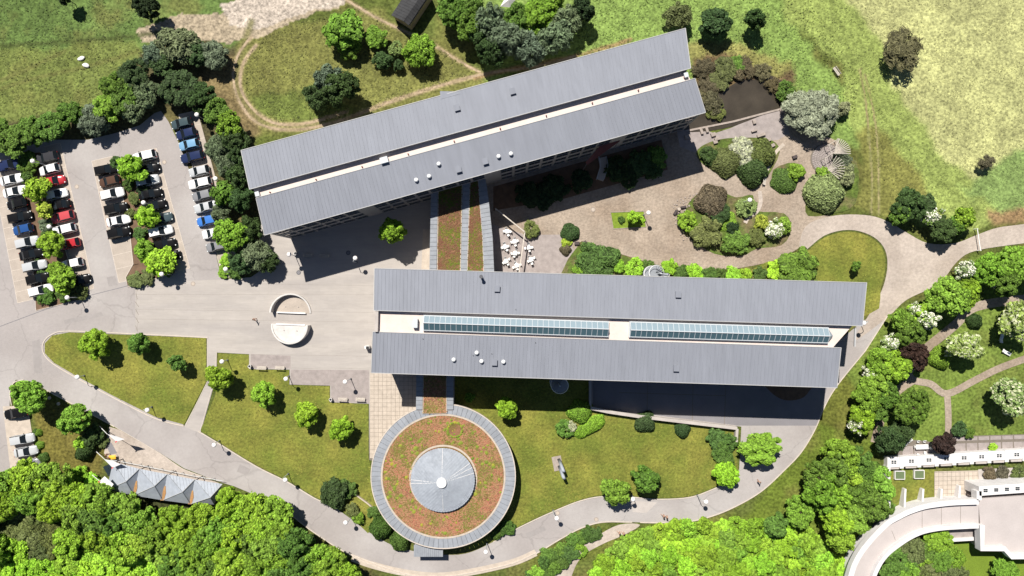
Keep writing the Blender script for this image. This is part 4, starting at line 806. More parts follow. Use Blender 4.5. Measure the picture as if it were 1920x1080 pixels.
for s in (-1, 1):
    pts = [Vector((p.x+s*.68, p.y, 1.4)) for p in wp]; link('handrail', MB().tube(pts, .04, 6).me('handrail', M['alu']), fb)
    for p in pts[::5]: link('baluster', MB().tube([(p.x, p.y, .3), (p.x, p.y, 1.4)], .03, 5).me('baluster', M['alu']), fb)

# ------------------------------------------------------------------ green-roofed links and the round pavilion
def tuft_field(name, pts_fn, n, z, mat, parent, seed, size=.16, hgt=.14):
    rs = np.random.default_rng(seed); xy = pts_fn(rs, n); n = len(xy); k = 5
    th = rs.uniform(0, 6.28, (n, 1))+np.arange(k)*2*np.pi/k; r = size*rs.uniform(.5, 1.5, (n, 1))*rs.uniform(.7, 1.3, (n, k))
    ring = np.stack([xy[:, :1]+np.cos(th)*r, xy[:, 1:]+np.sin(th)*r, np.full((n, k), z-.02)], -1)
    top = np.stack([xy[:, 0], xy[:, 1], z+hgt*rs.uniform(.4, 1.5, n)], -1)[:, None]
    v = np.concatenate([ring, top], 1).reshape(-1, 3); b = (np.arange(n)*(k+1))[:, None, None]
    f = np.stack([np.arange(k), (np.arange(k)+1) % k, np.full(k, k)], -1)[None]+b
    return tag(link(name, np_mesh(name, v, f.reshape(-1, 3), [mat]), parent), kind='stuff')
def quad_sampler(poly):
    def fn(rs, n):
        xs = [p.x for p in poly]; ys = [p.y for p in poly]; x = rs.uniform(min(xs), max(xs), n*3); y = rs.uniform(min(ys), max(ys), n*3)
        k = inside([(p.x, p.y) for p in poly], x, y); return np.stack([x[k], y[k]], 1)[:n]
    return fn
def strip_panels(parent, l0, l1, r0, r1, n, z, lift=.08):
    """grey sheet-metal strip split in single panels; l0-l1 and r0-r1 are its long edges (world xy)"""
    for i in range(n):
        t0, t1 = i/n+.03/n*1.0, (i+1)/n-.03/n
        a, b, c, d = lerp(l0, l1, t0), lerp(r0, r1, t0), lerp(r0, r1, t1), lerp(l0, l1, t1); dz = random.uniform(0, .025)
        link('roof_panel', MB().prism([a, b, c, d], z-.1, z+lift+dz).me('roof_panel', M['zinc']), parent)
def green_link(label, z, strips, beds, nseed, wallpoly):
    root = empty('link_building', (0, 0, 0), label=label, cat='building')
    wp = W(wallpoly, z); wl_ = [(p.x, p.y) for p in wp]
    link('wall', MB().prism(wl_, -.2, z-.12).me('wall', M['wall']), root)
    for l0, l1, r0, r1, n in strips: strip_panels(root, P(*l0, z), P(*l1, z), P(*r0, z), P(*r1, z), n, z)
    for i, (bp, mat, cnt) in enumerate(beds):
        w4 = W(bp, z); o = link('green_roof', MB().prism([(p.x, p.y) for p in w4], z-.11, z-.02).me('green_roof', M['sedum_base']), root)
        tuft_field('sedum_plants', quad_sampler(w4), cnt, z-.02, M[mat], o, nseed+i)
        ribbon_pts = [(p.x, p.y) for p in w4]
        link('edge_strip', ribbon_me(ribbon_pts, .14, z-.1, z+.06, M['slab'], True, 'edge_strip'), o)
    return root
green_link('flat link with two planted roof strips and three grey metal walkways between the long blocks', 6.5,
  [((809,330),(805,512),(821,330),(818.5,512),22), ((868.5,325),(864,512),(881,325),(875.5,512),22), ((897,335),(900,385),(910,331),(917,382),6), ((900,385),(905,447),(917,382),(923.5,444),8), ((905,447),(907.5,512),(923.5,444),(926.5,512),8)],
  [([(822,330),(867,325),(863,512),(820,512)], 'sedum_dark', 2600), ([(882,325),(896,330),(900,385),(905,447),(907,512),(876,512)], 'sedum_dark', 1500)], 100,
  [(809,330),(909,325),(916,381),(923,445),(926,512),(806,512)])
green_link('short link with planted roof between skylit block and round pavilion', 4.2,
  [((781,690),(780,768),(793,690),(792,768),9), ((838,690),(838,768),(850.5,690),(850,768),9)],
  [([(794,690),(837,690),(837,775),(793,775)], 'sedum', 800)], 110, [(782,690),(849,690),(849,770),(782,770)])
rp_c = P(831,893,4.0); rp = empty('round_pavilion', (rp_c.x, rp_c.y, 0), label='round pavilion with planted rust-coloured roof ring and grey shingled cone', cat='building')
R0, R1, RC = 13.05, 11.25, 5.75
link('wall', MB().cyl((0, 0, 0), R0-.6, -.2, 3.75, 64).me('wall', M['wall']), rp)
NP = 88
pm = None
for i in range(NP):
    a0, a1 = 2*math.pi*(i+.025)/NP, 2*math.pi*(i+.975)/NP
    if pm is None: pm = MB().prism([(R1*math.cos(a0), R1*math.sin(a0)), (R0*math.cos(a0), R0*math.sin(a0)), (R0*math.cos(a1), R0*math.sin(a1)), (R1*math.cos(a1), R1*math.sin(a1))], 3.8, 4.0).me('roof_panel', M['zinc'])
    link('roof_panel', pm, rp, (0, 0, random.uniform(0, .04)), 2*math.pi*i/NP)
circ = lambda r, n=96: [(r*math.cos(2*math.pi*i/n), r*math.sin(2*math.pi*i/n)) for i in range(n)]
link('gutter_ring', ribbon_me(circ(R0+.06), .16, 3.6, 4.08, M['kerb'], True), rp)
link('gravel_ring', ribbon_me(circ(R1-.08), .3, 3.8, 4.06, M['slab'], True), rp)
gro = link('green_roof', MB().cyl((0, 0, 0), R1-.02, 3.76, 3.95, 96).me('green_roof', M['sedum_base']), rp)
def ring_sampler(r0, r1):
    def fn(rs, n):
        a = rs.uniform(0, 6.28, n); r = np.sqrt(rs.uniform(r0*r0, r1*r1, n)); return np.stack([r*np.cos(a), r*np.sin(a)], 1)
    return fn
tuft_field('sedum_plants', ring_sampler(RC+.1, R1-.2), 9500, 3.95, M['sedum'], gro, 200, .14, .13)
tuft_field('cushion_plants', ring_sampler(RC+.3, R1-.4), 130, 3.97, M['lime_cushion'] if 'lime_cushion' in M else island_mat('lime_cushion', [(0, (.12, .17, .02)), (.6, (.20, .24, .03)), (1, (.30, .27, .03))]), gro, 201, .3, .3)
ci = P(853,806,4.0)-rp_c; link('gravel_disc', MB().cyl((ci.x, ci.y, 0), 1.15, 3.9, 4.06, 24).me('gravel_disc', M['gravel_pale'] if False else M['sedum_base']), gro)
tuft_field('sedum_plants', lambda rs, n: np.stack([ci.x+np.cos(np.linspace(0, 6.2, n))*1.3, ci.y+np.sin(np.linspace(0, 6.2, n))*1.3], 1), 40, 4.0, M['lime_cushion'] if 'lime_cushion' in M else bpy.data.materials['lime_cushion'], gro, 202, .26, .3)
# cone of overlapping metal shingles
cone = empty('cone_roof'); cone.parent = rp; cone.location = (0, -.45, 0)
link('drum', MB().cyl((0, 0, 0), RC-.25, 3.7, 4.75, 64).me('drum', M['steel']), cone)
link('gravel_ring', ribbon_me(circ(RC+.25), .35, 3.8, 4.03, M['slab'], True), cone)
b = MB(); NR = 17; zb, zt = 4.8, 6.7
for k in range(NR):
    r0 = RC*(1-k/NR*.93); r1 = RC*(1-(k+1)/NR*.93); n = max(10, int(2*math.pi*r0/.50)); z0 = zb+(zt-zb)*k/NR; z1 = zb+(zt-zb)*(k+1)/NR
    for i in range(n):
        a0, a1 = 2*math.pi*(i+.5*(k % 2)+.02)/n, 2*math.pi*(i+.5*(k % 2)+.98)/n; j = random.uniform(.0, .06)
        am = (a0+a1)/2
        b.add([(r0*math.cos(a0), r0*math.sin(a0), z0+.04+j), ((r0+.06)*math.cos(am), (r0+.06)*math.sin(am), z0+.045+j), (r0*math.cos(a1), r0*math.sin(a1), z0+.04+j*.4), (r1*math.cos(a1), r1*math.sin(a1), z1+.0), (r1*math.cos(a0), r1*math.sin(a0), z1+.0)], [(0, 1, 2, 3, 4)])
tag(link('shingle', b.me('shingle', M['zinc_light']), cone), kind='stuff')
link('cone_deck', MB().cyl((0, 0, 0), RC-.03, zb-.02, zb, 64).cyl((0, 0, 0), RC-.03, zb, zt-.03, 64, .3).me('cone_deck', M['zinc_light']), cone)
for a in (1.57, 2.9*1.08, -1.55, .55, .22, 3.25, .40):
    l = [(.6*math.cos(a), .6*math.sin(a), zt-.1), (RC*math.cos(a), RC*math.sin(a), zb+.08)]
    link('ridge_rib', MB().tube(l, .05, 5).me('ridge_rib', M['white']), cone)
link('finial', MB().cyl((0, 0, 0), .95, 6.4, 6.95, 24, .85).cyl((0, 0, 0), .85, 6.95, 7.1, 24, .2).me('finial', M['white_paint']), cone)
# porch of the pavilion
pc = empty('porch'); pc.parent = rp
for i in range(14):
    a = P(776+i*3.9, 1022, 3.1)-rp_c; b_ = P(776+(i+.94)*3.9, 1044, 3.1)-rp_c
    link('roof_panel', MB().prism([(a.x, a.y), (b_.x, a.y), (b_.x, b_.y), (a.x, b_.y)], 2.98, 3.1).me('roof_panel', M['zinc']), pc)
a = P(776,1020,3.1)-rp_c; b_ = P(830,1045,3.1)-rp_c
link('wall', MB().prism([(a.x+.15, a.y), (b_.x-.15, a.y), (b_.x-.15, b_.y+.25), (a.x+.15, b_.y+.25)], -.1, 2.97).me('wall', M['wall']), pc)
# paved court beside the pavilion: single slabs
court = sheet('paved_court', [(694,700),(782,700),(782,760),(740,790),(715,830),(703,866),(692,862)], Z_B, M['joint'])
sl_me = MB().box((0, 0, 0), (.76, .76, .05)).me('paving_slab', M['slab'])
cpoly = [(692,700),(783,700),(783,764),(745,795),(722,830),(706,862),(692,858)]
for i in range(12):
    for j in range(21):
        x, y = 697.5+i*8, 703+j*8
        if inside(cpoly, np.array([x]), np.array([y]))[0]:
            p = P(x, y); link('paving_slab', sl_me, court, (p.x, p.y, Z_B+.008+random.uniform(0, .012)))
def wall_thing(name, label, cat, pts, wd, ht, mat, smooth_n=0, coping=None):
    w_ = W(smooth_pts(pts, smooth_n) if smooth_n else pts, ht); r = empty(name, (0, 0, 0), label=label, cat=cat)
    link('wall', ribbon_me(w_, wd, -.3, ht, M[mat]), r)
    if coping: link('coping', ribbon_me(w_, wd+.1, ht+.002, ht+.1, M[coping]), r)
    return r
wall_thing('retaining_wall', 'long pale retaining wall with coping between lawn and shaded forecourt', 'wall', [(1107,765),(1140,772),(1200,781),(1300,793),(1382,803)], .5, 1.1, 'concrete', 0, 'concrete')
wall_thing('retaining_wall', 'short end wall at the hedge corner of the long retaining wall', 'wall', [(1382,804),(1380,835)], .4, 1.0, 'concrete', 0, 'concrete')
wall_thing('retaining_wall', 'grey side wall dividing the shaded lawn from the forecourt', 'wall', [(1107,700),(1107,763)], .4, 1.1, 'concrete')
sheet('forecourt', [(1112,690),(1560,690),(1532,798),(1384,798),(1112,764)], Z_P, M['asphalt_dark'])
for a, b in (((1215,700),(1213,778)), ((1300,700),(1298,790)), ((1362,700),(1358,796)), ((1160,736),(1360,742))): ribbon('road_joint', [a, b], .1, 0, Z_P+.006, M['joint'], road)
sheet('planter_bed', smooth_pts([(1438,715),(1445,735),(1470,750),(1500,748),(1516,735),(1520,715)], 4, True), Z_L, M['soil'])
wall_thing('retaining_wall', 'low stone wall edging the hedge at the round pavilion', 'wall', [(652,935),(664,926),(690,945),(712,965)], .22, .5, 'slab')
# spiral stairs
def spiral(px, py, label, hgt, rad, a0):
    p = P(px, py, hgt*.9); r = empty('spiral_staircase', (p.x, p.y, 0), label=label, cat='staircase')
    link('centre_pole', MB().cyl((0, 0, 0), .12, -.1, hgt+1, 10).me('centre_pole', M['alu']), r)
    n = 44; tm = MB().add([(.1, -.05, 0), (rad, -rad*.14, 0), (rad, rad*.14, 0), (.1, .05, 0), (.1, -.05, .05), (rad, -rad*.14, .05), (rad, rad*.14, .05), (.1, .05, .05)], [(0, 3, 2, 1), (4, 5, 6, 7), (0, 1, 5, 4), (1, 2, 6, 5), (2, 3, 7, 6), (3, 0, 4, 7)]).me('tread', M['zinc'])
    rail = []
    for i in range(n):
        a = a0+i*.29; z = .15+i*(hgt-.2)/n; link('tread', tm, r, (0, 0, z), a); rail.append((rad*math.cos(a), rad*math.sin(a), z+1.0))
        if i % 3 == 0: link('baluster', MB().tube([(rad*math.cos(a), rad*math.sin(a), z), (rad*math.cos(a), rad*math.sin(a), z+1)], .02, 4).me('baluster', M['alu']), r)
    link('handrail', MB().tube(rail, .05, 5).me('handrail', M['white_paint']), r)
spiral(1235, 513, 'white spiral staircase beside the planted bed of the skylit block', 9.5, 1.55, 0)
spiral(1049, 722, 'grey spiral staircase in the shade of the skylit block', 6.5, 1.5, 1)

# ------------------------------------------------------------------ cars
def car_meshes(kind, paint):
    D = {'hatch': (3.95, .88, 1.46, .74, .92, (-1.93, .86), (-1.50, .0)), 'sedan': (4.45, .89, 1.42, .76, .92, (-1.65, .86), (-.92, .0)), 'estate': (4.5, .90, 1.48, .78, .94, (-2.18, .86), (-1.80, .02)),
         'suv': (4.4, .94, 1.66, .92, 1.06, (-2.10, .86), (-1.70, .08)), 'van': (4.6, .92, 1.85, 1.0, 1.1, (-2.2, 1.25), (-2.05, .75)), 'pickup': (5.1, .93, 1.75, .98, 1.06, (-.75, .98), (-.5, .30))}[kind]
    L_, w_, hr, hood, belt, (xr, xf), (tr, tf) = D; hl = L_/2
    st = [(-hl, .70, .45, belt-.22), (-hl+.10, .86, .30, belt-.08), (-hl+.35, .96, .26, belt-.01), (-hl+.9, 1, .24, belt), (-.3, 1, .24, belt), (xf-.1, 1, .24, belt-.01), (xf+.15, .995, .24, hood+.13), (hl-.75, .97, .25, hood+.06), (hl-.35, .92, .27, hood), (hl-.1, .80, .34, hood-.14), (hl, .62, .45, hood-.28)]
    b = MB(); v = []
    for x, wf, z0, zt in st:
        y = w_*wf; m_ = (z0+zt)/2
        v.append([(x, -y*.92, z0), (x, -y, m_-.05), (x, -y*.985, zt-.10), (x, -y*.90, zt-.015), (x, -y*.45, zt+.025), (x, 0, zt+.035), (x, y*.45, zt+.025), (x, y*.90, zt-.015), (x, y*.985, zt-.10), (x, y, m_-.05), (x, y*.92, z0)])
    k = len(v[0]); vv = [p for s in v for p in s]; f = []
    for i in range(len(v)-1):
        for j in range(k): f.append((i*k+j, i*k+(j+1) % k, (i+1)*k+(j+1) % k, (i+1)*k+j))
    f = [q[::-1] for q in f]
    f.append(tuple(range(k))); f.append(tuple((len(v)-1)*k+j for j in range(k-1, -1, -1)))
    b.add(vv, f)
    yb, yt = w_*.92, w_*.76; zb = belt-.03
    B4 = [(xr, -yb), (xf, -yb), (xf, yb), (xr, yb)]; T4 = [(tr, -yt), (tf, -yt), (tf, yt), (tr, yt)]
    # roof: crowned 3x3 panel
    rv = []; n = 5
    for i in range(n):
        for j in range(n):
            u, s = i/(n-1), j/(n-1); x = tr+(tf-tr)*u; y = -yt+2*yt*s; dome = .05*(1-(2*u-1)**2)*.6+.05*(1-(2*s-1)**2)
            rv.append((x+(.03 if i == n-1 else (-.03 if i == 0 else 0)), y*1.02, hr-.06+dome))
    rf = [(i*n+j, (i+1)*n+j, (i+1)*n+j+1, i*n+j+1) for i in range(n-1) for j in range(n-1)]
    b.add(rv, rf); b.add([(p[0], p[1], p[2]-.05) for p in rv], [q[::-1] for q in rf])
    for (p, t) in zip(B4, T4): b.tube([(p[0], p[1], zb), (t[0], t[1], hr-.07)], .045, 5)
    xm = (tr+tf)/2-.05
    for s in (-1, 1): b.tube([(xm, s*yb, zb), (xm, s*yt, hr-.07)], .04, 5)
    if kind == 'pickup':
        b.box((-hl+.85, -w_*.86, belt+.06), (1.6, .1, .12)); b.box((-hl+.85, w_*.86, belt+.06), (1.6, .1, .12))
    out = {'body': b.me('body', paint, True)}
    zt = hr-.075
    def q4(nm, pts, off):
        me = mesh(nm, [tuple(Vector(p)+Vector(off)) for p in pts], [(0, 1, 2, 3)], [M['car_glass']]); return me
    out['windscreen'] = q4('windscreen', [(xf, -yb*.95, zb), (xf, yb*.95, zb), (tf, yt*.97, zt), (tf, -yt*.97, zt)], (.015, 0, .01))
    out['rear_window'] = q4('rear_window', [(xr, yb*.95, zb), (xr, -yb*.95, zb), (tr, -yt*.97, zt), (tr, yt*.97, zt)], (-.012, 0, .01))
    for s in (-1, 1):
        e = [(xr+.05, s*yb, zb), (xf-.05, s*yb, zb), (tf-.02, s*yt, zt), (tr+.02, s*yt, zt)]
        out['side_window', s] = q4('side_window', e if s < 0 else e[::-1], (0, s*.005, 0))
    return out, L_, w_, hood, belt, kind, (xf, tf)
wheel_me = MB().tube([(0, -.10, 0), (0, .10, 0)], .31, 14, 0).tube([(0, -.105, 0), (0, .105, 0)], .19, 12, 1).me('wheel', [M['tyre'], M['rim']])
hl_me = MB().ball((0, 0, 0), .15, 8, 5, sz=.5).me('headlight', M['headlight'], True); tl_me = MB().ball((0, 0, 0), .13, 8, 5, sz=1.1).me('taillight', M['taillight'], True)
mi_me = bevel(MB().box((0, 0, 0), (.14, .2, .13)).me('mirror', M['black_trim']), .03, 1)
PAINT = {}
def paint(c):
    k = {'white': (.78, .77, .76), 'silver': (.46, .47, .48), 'grey': (.22, .22, .23), 'black': (.010, .010, .011), 'dark grey': (.04, .04, .045), 'red': (.42, .025, .035), 'pale red': (.48, .07, .08), 'blue': (.02, .07, .22), 'navy': (.02, .03, .08), 'light blue': (.17, .33, .50), 'bright blue': (.05, .17, .50), 'brown': (.09, .05, .035), 'teal': (.05, .075, .085)}[c]
    if c not in PAINT:
        PAINT[c] = plain('paint_'+c.replace(' ', '_'), k, .22, 0, .12 if c in ('black', 'dark grey', 'navy', 'teal', 'brown') else .45, coat=0 if c in ('black', 'dark grey', 'navy', 'teal', 'brown') else .3)
    return PAINT[c]
protos = {}
KN = {'hatch': 'hatchback', 'sedan': 'saloon car', 'estate': 'estate car', 'suv': 'SUV', 'van': 'minivan', 'pickup': 'pickup truck'}
def car(px, py, kind, col, ang, label, group, root_name='parked_car'):
    if (kind, col) not in protos: protos[kind, col] = car_meshes(kind, paint(col))
    parts, L_, w_, hood, belt, _, (xf, tf) = protos[kind, col]
    p = P(px, py, .9); r = empty(root_name, (p.x, p.y, Z_P), R(ang), label=label, cat='truck' if kind == 'pickup' else 'car', group=group)
    for k, me in parts.items(): link(k if isinstance(k, str) else k[0], me, r)
    for sx in (-1, 1):
        for sy in (-1, 1): link('wheel', wheel_me, r, (sx*L_*.30, sy*(w_-.10), .30))
    for s in (-1, 1):
        link('headlight', hl_me, r, (L_/2-.20, s*w_*.66, hood-.12)); link('taillight', tl_me, r, (-L_/2+.08, s*w_*.70, belt-.2))
        link('mirror', mi_me, r, (xf-.22, s*(w_+.06), belt+.06))
    return r
rows = {
 'row facing the open tarmac': [(75,544.5,'estate','white',0),(70.5,522.5,'suv','black',0),(63.5,498.5,'estate','silver',0),(57,476.5,'sedan','black',0),(50.5,454.5,'suv','silver',0),(41.5,430,'hatch','blue',180),(36,406.5,'estate','black',0),(30,382,'hatch','black',180),(26.5,359,'sedan','white',0),(21,336.5,'sedan','white',0),(17,309,'pickup','navy',0)],
 'row with red cars': [(149,525,'hatch','black',0),(134.5,494,'hatch','white',180),(129,457,'hatch','red',180),(118.5,430.5,'estate','white',180),(115.5,406.5,'estate','pale red',180),(109,385,'sedan','black',180),(105,364,'hatch','white',0),(101,339,'hatch','red',0),(91,317.5,'hatch','white',180),(85.5,295.5,'estate','dark grey',180)],
 'row with empty bays': [(222.5,436,'suv','black',0),(221,413.5,'sedan','white',0),(217,391,'suv','black',0),(210,363.5,'suv','white',0),(203.5,340,'hatch','brown',180),(198.5,317.5,'estate','black',0)],
 'row facing the tree belt': [(318,480,'hatch','black',0),(306.5,458,'estate','black',0),(300,433.5,'estate','white',0),(300,409.5,'estate','teal',0),(288.5,385,'estate','black',0),(281,363.5,'sedan','black',0),(276,339,'suv','silver',0),(279,316,'hatch','black',0),(269.5,292.5,'estate','white',180)],
 'row under the tree belt': [(404.5,461.5,'hatch','grey',180),(397,437,'hatch','white',180),(387,413.5,'hatch','bright blue',180),(384,388,'sedan','silver',180),(378.5,366,'hatch','grey',180),(374,343,'estate','white',180),(372,320.5,'hatch','silver',180),(359.5,294,'estate','navy',180),(353.5,271,'hatch','light blue',180),(348,250.5,'hatch','navy',180),(339,231,'hatch','teal',180)]}
for rn, lst in rows.items():
    for i, (x, y, k, c, fl) in enumerate(lst):
        car(x, y, k, c, 13+fl+random.uniform(-1.5, 1.5), f'{c} {KN[k]}, {ordn(i)} from the access road in the {rn}', 'cars in the '+rn)
for i, (x, y, k, c, fl, lb) in enumerate([(28,775,'estate','black',190,'black estate car under the big leafy tree at the small bay car park'), (40.5,824,'estate','silver',10,'silver estate car next to the free space of the small bay car park'), (47,847,'sedan','silver',10,'silver saloon car between two others in the small bay car park'), (52,871,'sedan','grey',10,'grey saloon car half under the wood edge in the small bay car park')]):
    car(x, y, k, c, fl, lb, 'cars in the small bay car park')

# ------------------------------------------------------------------ lamps
globe = MB().ball((0, 0, 0), .42, 16, 10, sz=.75).me('lamp_globe', M['lamp_globe'], True)
def lamp(ball, base, label, group, h=4.0):
    g = P(*ball, h)
    p = P(*base) if base else P(960+(ball[0]-960)*(1-h/H)-(1.5), 540+(ball[1]-540)*(1-h/H))
    if (Vector((g.x, g.y))-Vector((p.x, p.y))).length > 1.3:
        d = (Vector((p.x, p.y))-Vector((g.x, g.y))); d = d.normalized()*1.2; p = Vector((g.x+d.x, g.y+d.y, 0))
    r = empty('street_lamp', (p.x, p.y, 0), label=label, cat='lamp', group=group)
    d = g-p
    link('pole', MB().tube([(0, 0, -.1), (0, 0, h-.9), (d.x*.25, d.y*.25, h-.5), (d.x, d.y, h-.3)], .07, 8, rend=.05).me('pole', M['white_paint'] if False else M['alu']), r)
    link('base', MB().cyl((0, 0, 0), .16, -.05, .25, 10).me('base', M['steel']), r)
    link('lamp_globe', globe, r, (d.x, d.y, h))
for ball, base, lb in [((145,707),(154,705),'white globe lamp on the kerb of the triangular lawn near its rounded tip'), ((276,769),(283,763),'white globe lamp on the kerb of the triangular lawn near the footpath'),
 ((401.5,834.5),(412,826),'white globe lamp on the kerb just past the footpath opposite the shelter'), ((535,900),(541,888),'white globe lamp on the kerb between footpath and conifer-like bush'),
 ((648,980),(660,968),'white globe lamp by the bushes below the round pavilion'), ((911,1035),(913,1018),'white globe lamp beside the porch of the round pavilion'), ((1044,972),(1037,956),'white globe lamp on the lawn kerb beside two manholes'),
 ((1187,936),(1185,928),'white globe lamp half under the tree overhanging the curved drive'), ((1324,941),(1307,928),'white globe lamp on the curved drive near the tall hedge'),
 ((416,678),(427,675),'white globe lamp at the corner where footpath meets plaza'), ((536,710.5),(542,705),'white globe lamp on the lawn corner by the paved strip'), ((647,716),(658,710),'white globe lamp on the paved strip beside two benches'),
 ((666,484),(669,492),'white globe lamp alone on the open plaza'), ((542,477),None,'white globe lamp in the shade of the long block near the shaded benches'), ((423,504.5),(434,511),'white globe lamp at the car park corner by the tree belt'),
 ((61,302),None,'white globe lamp at the top of the first planted strip'), ((92,425),None,'white globe lamp in the middle of the first planted strip'), ((126,558),None,'globe lamp among bushes at the road end of the first planted strip'), ((269,380),None,'white globe lamp in the middle of the second planted strip'), ((303,514),None,'globe lamp at the road end of the second planted strip'),
 ((369,215),None,'white globe lamp in the tree belt behind the navy and teal cars'), ((404,335),None,'white globe lamp in the tree belt behind the white estate car'), ((1216,399),None,'white globe lamp by the kerbed bed of the gravel garden'), ((1406,375),None,'white globe lamp beside the curved stepping path'), ((1620,606),(1621,600),'globe lamp at the gable end of the skylit block')]:
    lamp(ball, base, lb, 'globe lamps')
# manholes
mh = [((144,350),'pale manhole cover in the inner car park aisle'), ((308,304),'pale manhole cover in the car park aisle by the tree belt'), ((362,532),'manhole cover where the car park meets the plaza'), ((1045.5,962),'manhole cover by the kerb lamp'), ((1118,974),'manhole cover in the middle of the curved drive'), ((1112,393),'manhole cover in the gravel garden'), ((560,511),'dark manhole cover at the shadow edge on the plaza'), ((653,474),'dark manhole cover on the plaza in the shade')]
for (x, y), lb in mh:
    p = P(x, y); r = empty('manhole_cover', (p.x, p.y, 0), label=lb, cat='manhole', group='manhole covers')
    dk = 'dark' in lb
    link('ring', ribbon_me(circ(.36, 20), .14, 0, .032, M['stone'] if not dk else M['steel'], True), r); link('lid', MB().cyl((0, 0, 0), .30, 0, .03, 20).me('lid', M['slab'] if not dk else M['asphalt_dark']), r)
# benches and bins
slat_me = MB().box((0, 0, 0), (1.75, .09, .05)).me('slat', M['wood_grey'])
def bench(px, py, ang, label, group=None, mat=None):
    p = P(px, py, .4); r = empty('park_bench', (p.x, p.y, Z_B), R(ang), label=label, cat='bench', group=group)
    for i in range(4): link('slat', slat_me, r, (0, -.18+i*.12, .45))
    for i in range(2): o = link('slat', slat_me, r, (0, .29+.03*i, .62+.14*i)); o.rotation_euler = (R(75), 0, 0)
    for s in (-1, 1):
        link('leg', MB().box((0, 0, .21), (.08, .45, .43)).box((0, .28, .5), (.08, .06, .55)).me('leg', M['concrete']), r, (s*.7, 0, 0))
for x, y, a, lb in [(491,689,178,'grey slatted bench beside the bin on the plaza edge'), (525,689,178,'grey slatted bench second from the plaza bin'), (643,748,178,'grey slatted bench beside the bin on the paved strip'), (676,748,178,'grey slatted bench at the corner of the paved court'), (577,478,178,'shaded slatted bench nearest the shaded globe lamp'), (608,479,178,'shaded slatted bench second from the shaded globe lamp'), (1568,134,-55,'pale slatted bench alone beside the meadow path'), (1434,338,80,'small slatted bench beside the stepping path')]:
    bench(x, y, a, lb, 'slatted benches')
for x, y, lb in [(471,686,'round pale litter bin at the end of the plaza benches'), (622,748,'round pale litter bin at the paved strip benches'), (556,476,'small litter bin in the shade beside the globe lamp')]:
    p = P(x, y); r = empty('litter_bin', (p.x, p.y, 0), label=lb, cat='bin', group='litter bins')
    link('drum', MB().cyl((0, 0, 0), .24, -.02, .85, 14, .27).me('drum', M['concrete']), r); link('rim', ribbon_me(circ(.27, 16), .05, .85, .92, M['white_paint'], True), r); link('liner', MB().cyl((0, 0, 0), .2, .85, .87, 12).me('liner', M['black_trim']), r)
p = P(689.5, 651, .6); r = empty('sign_cabinet', (p.x, p.y, Z_P), label='white and black information cabinet at the gable of the skylit block', cat='cabinet')
link('cabinet', bevel(MB().box((0, 0, .75), (.8, .55, 1.5)).me('cabinet', M['white_paint']), .03, 1), r); link('lid', MB().box((.12, 0, 1.53), (.5, .5, .06)).me('lid', M['black_trim']), r)
# barrier on the gravel road
p = P(1826,430); q = P(1832,470); r = empty('road_barrier', (p.x, p.y, 0), label='white barrier pole across the gravel road', cat='barrier')
d = q-p; link('boom', MB().tube([(0, 0, .95), (d.x, d.y, .95)], .07, 8).me('boom', M['white_paint']), r)
for t in (0, 1): link('post', MB().cyl((d.x*t, d.y*t, 0), .09, -.1, 1.05, 10).me('post', M['white_paint']), r)

# ------------------------------------------------------------------ split disc sculpture on the plaza
def half_disc(cx, cy, upper, label):
    c = P(cx, cy); r = empty('disc_sculpture', (c.x, c.y, Z_P), az_s*1.2, label=label, cat='sculpture', group='split disc sculpture halves')
    Rr = 3.65; n = 32; s = 1 if upper else -1
    ins, out, hts = [], [], []
    for i in range(n+1):
        t = i/n; a = math.pi*t; x = -math.cos(a); y = s*math.sin(a)
        ins.append((x*(Rr-.27), y*(Rr-.27))); out.append((x*Rr, y*Rr)); hts.append(.12+1.5*((1-t) if upper else t)**.9+(.35 if not upper else 0))
    v = []; k = n+1
    for (a, b_, hh) in zip(ins, out, hts): v += [(a[0], a[1], -.05), (b_[0], b_[1], -.05), (a[0], a[1], hh), (b_[0], b_[1], hh)]
    f = []
    for i in range(n):
        q = 4*i; e = 4*(i+1)
        f += [(q+2, q+3, e+3, e+2), (q, q+2, e+2, e), (q+1, e+1, e+3, q+3)]
    f += [(0, 1, 3, 2), (4*n, 4*n+2, 4*n+3, 4*n+1)]
    if not upper: f = [x[::-1] for x in f]
    link('rim', mesh('rim', v, f, [M['disc_white']]), r)
    poly = [p for p in ins]
    z = .03 if upper else .45
    fl = link('floor', MB().prism(poly, -.02, z).me('floor', M['bay'] if upper else M['disc_white']), r)
    link('bar', MB().box((0, .02*s, .35 if upper else .55), (5.4, .22, .18)).box((-2.4, .02*s, .15), (.2, .2, .4)).box((2.4, .02*s, .15), (.2, .2, .4)).me('bar', M['white_paint']), r)
    for sx in (-1, 1): link('stud', MB().cyl((sx*1.2, s*1.15, 0), .10, 0, z+.12, 10).me('stud', M['concrete']), r)
half_disc(547, 586.5, True, 'arched half of the split white disc sculpture with sandy floor')
half_disc(546.5, 608, False, 'bowl-shaped white filled half of the split disc sculpture')

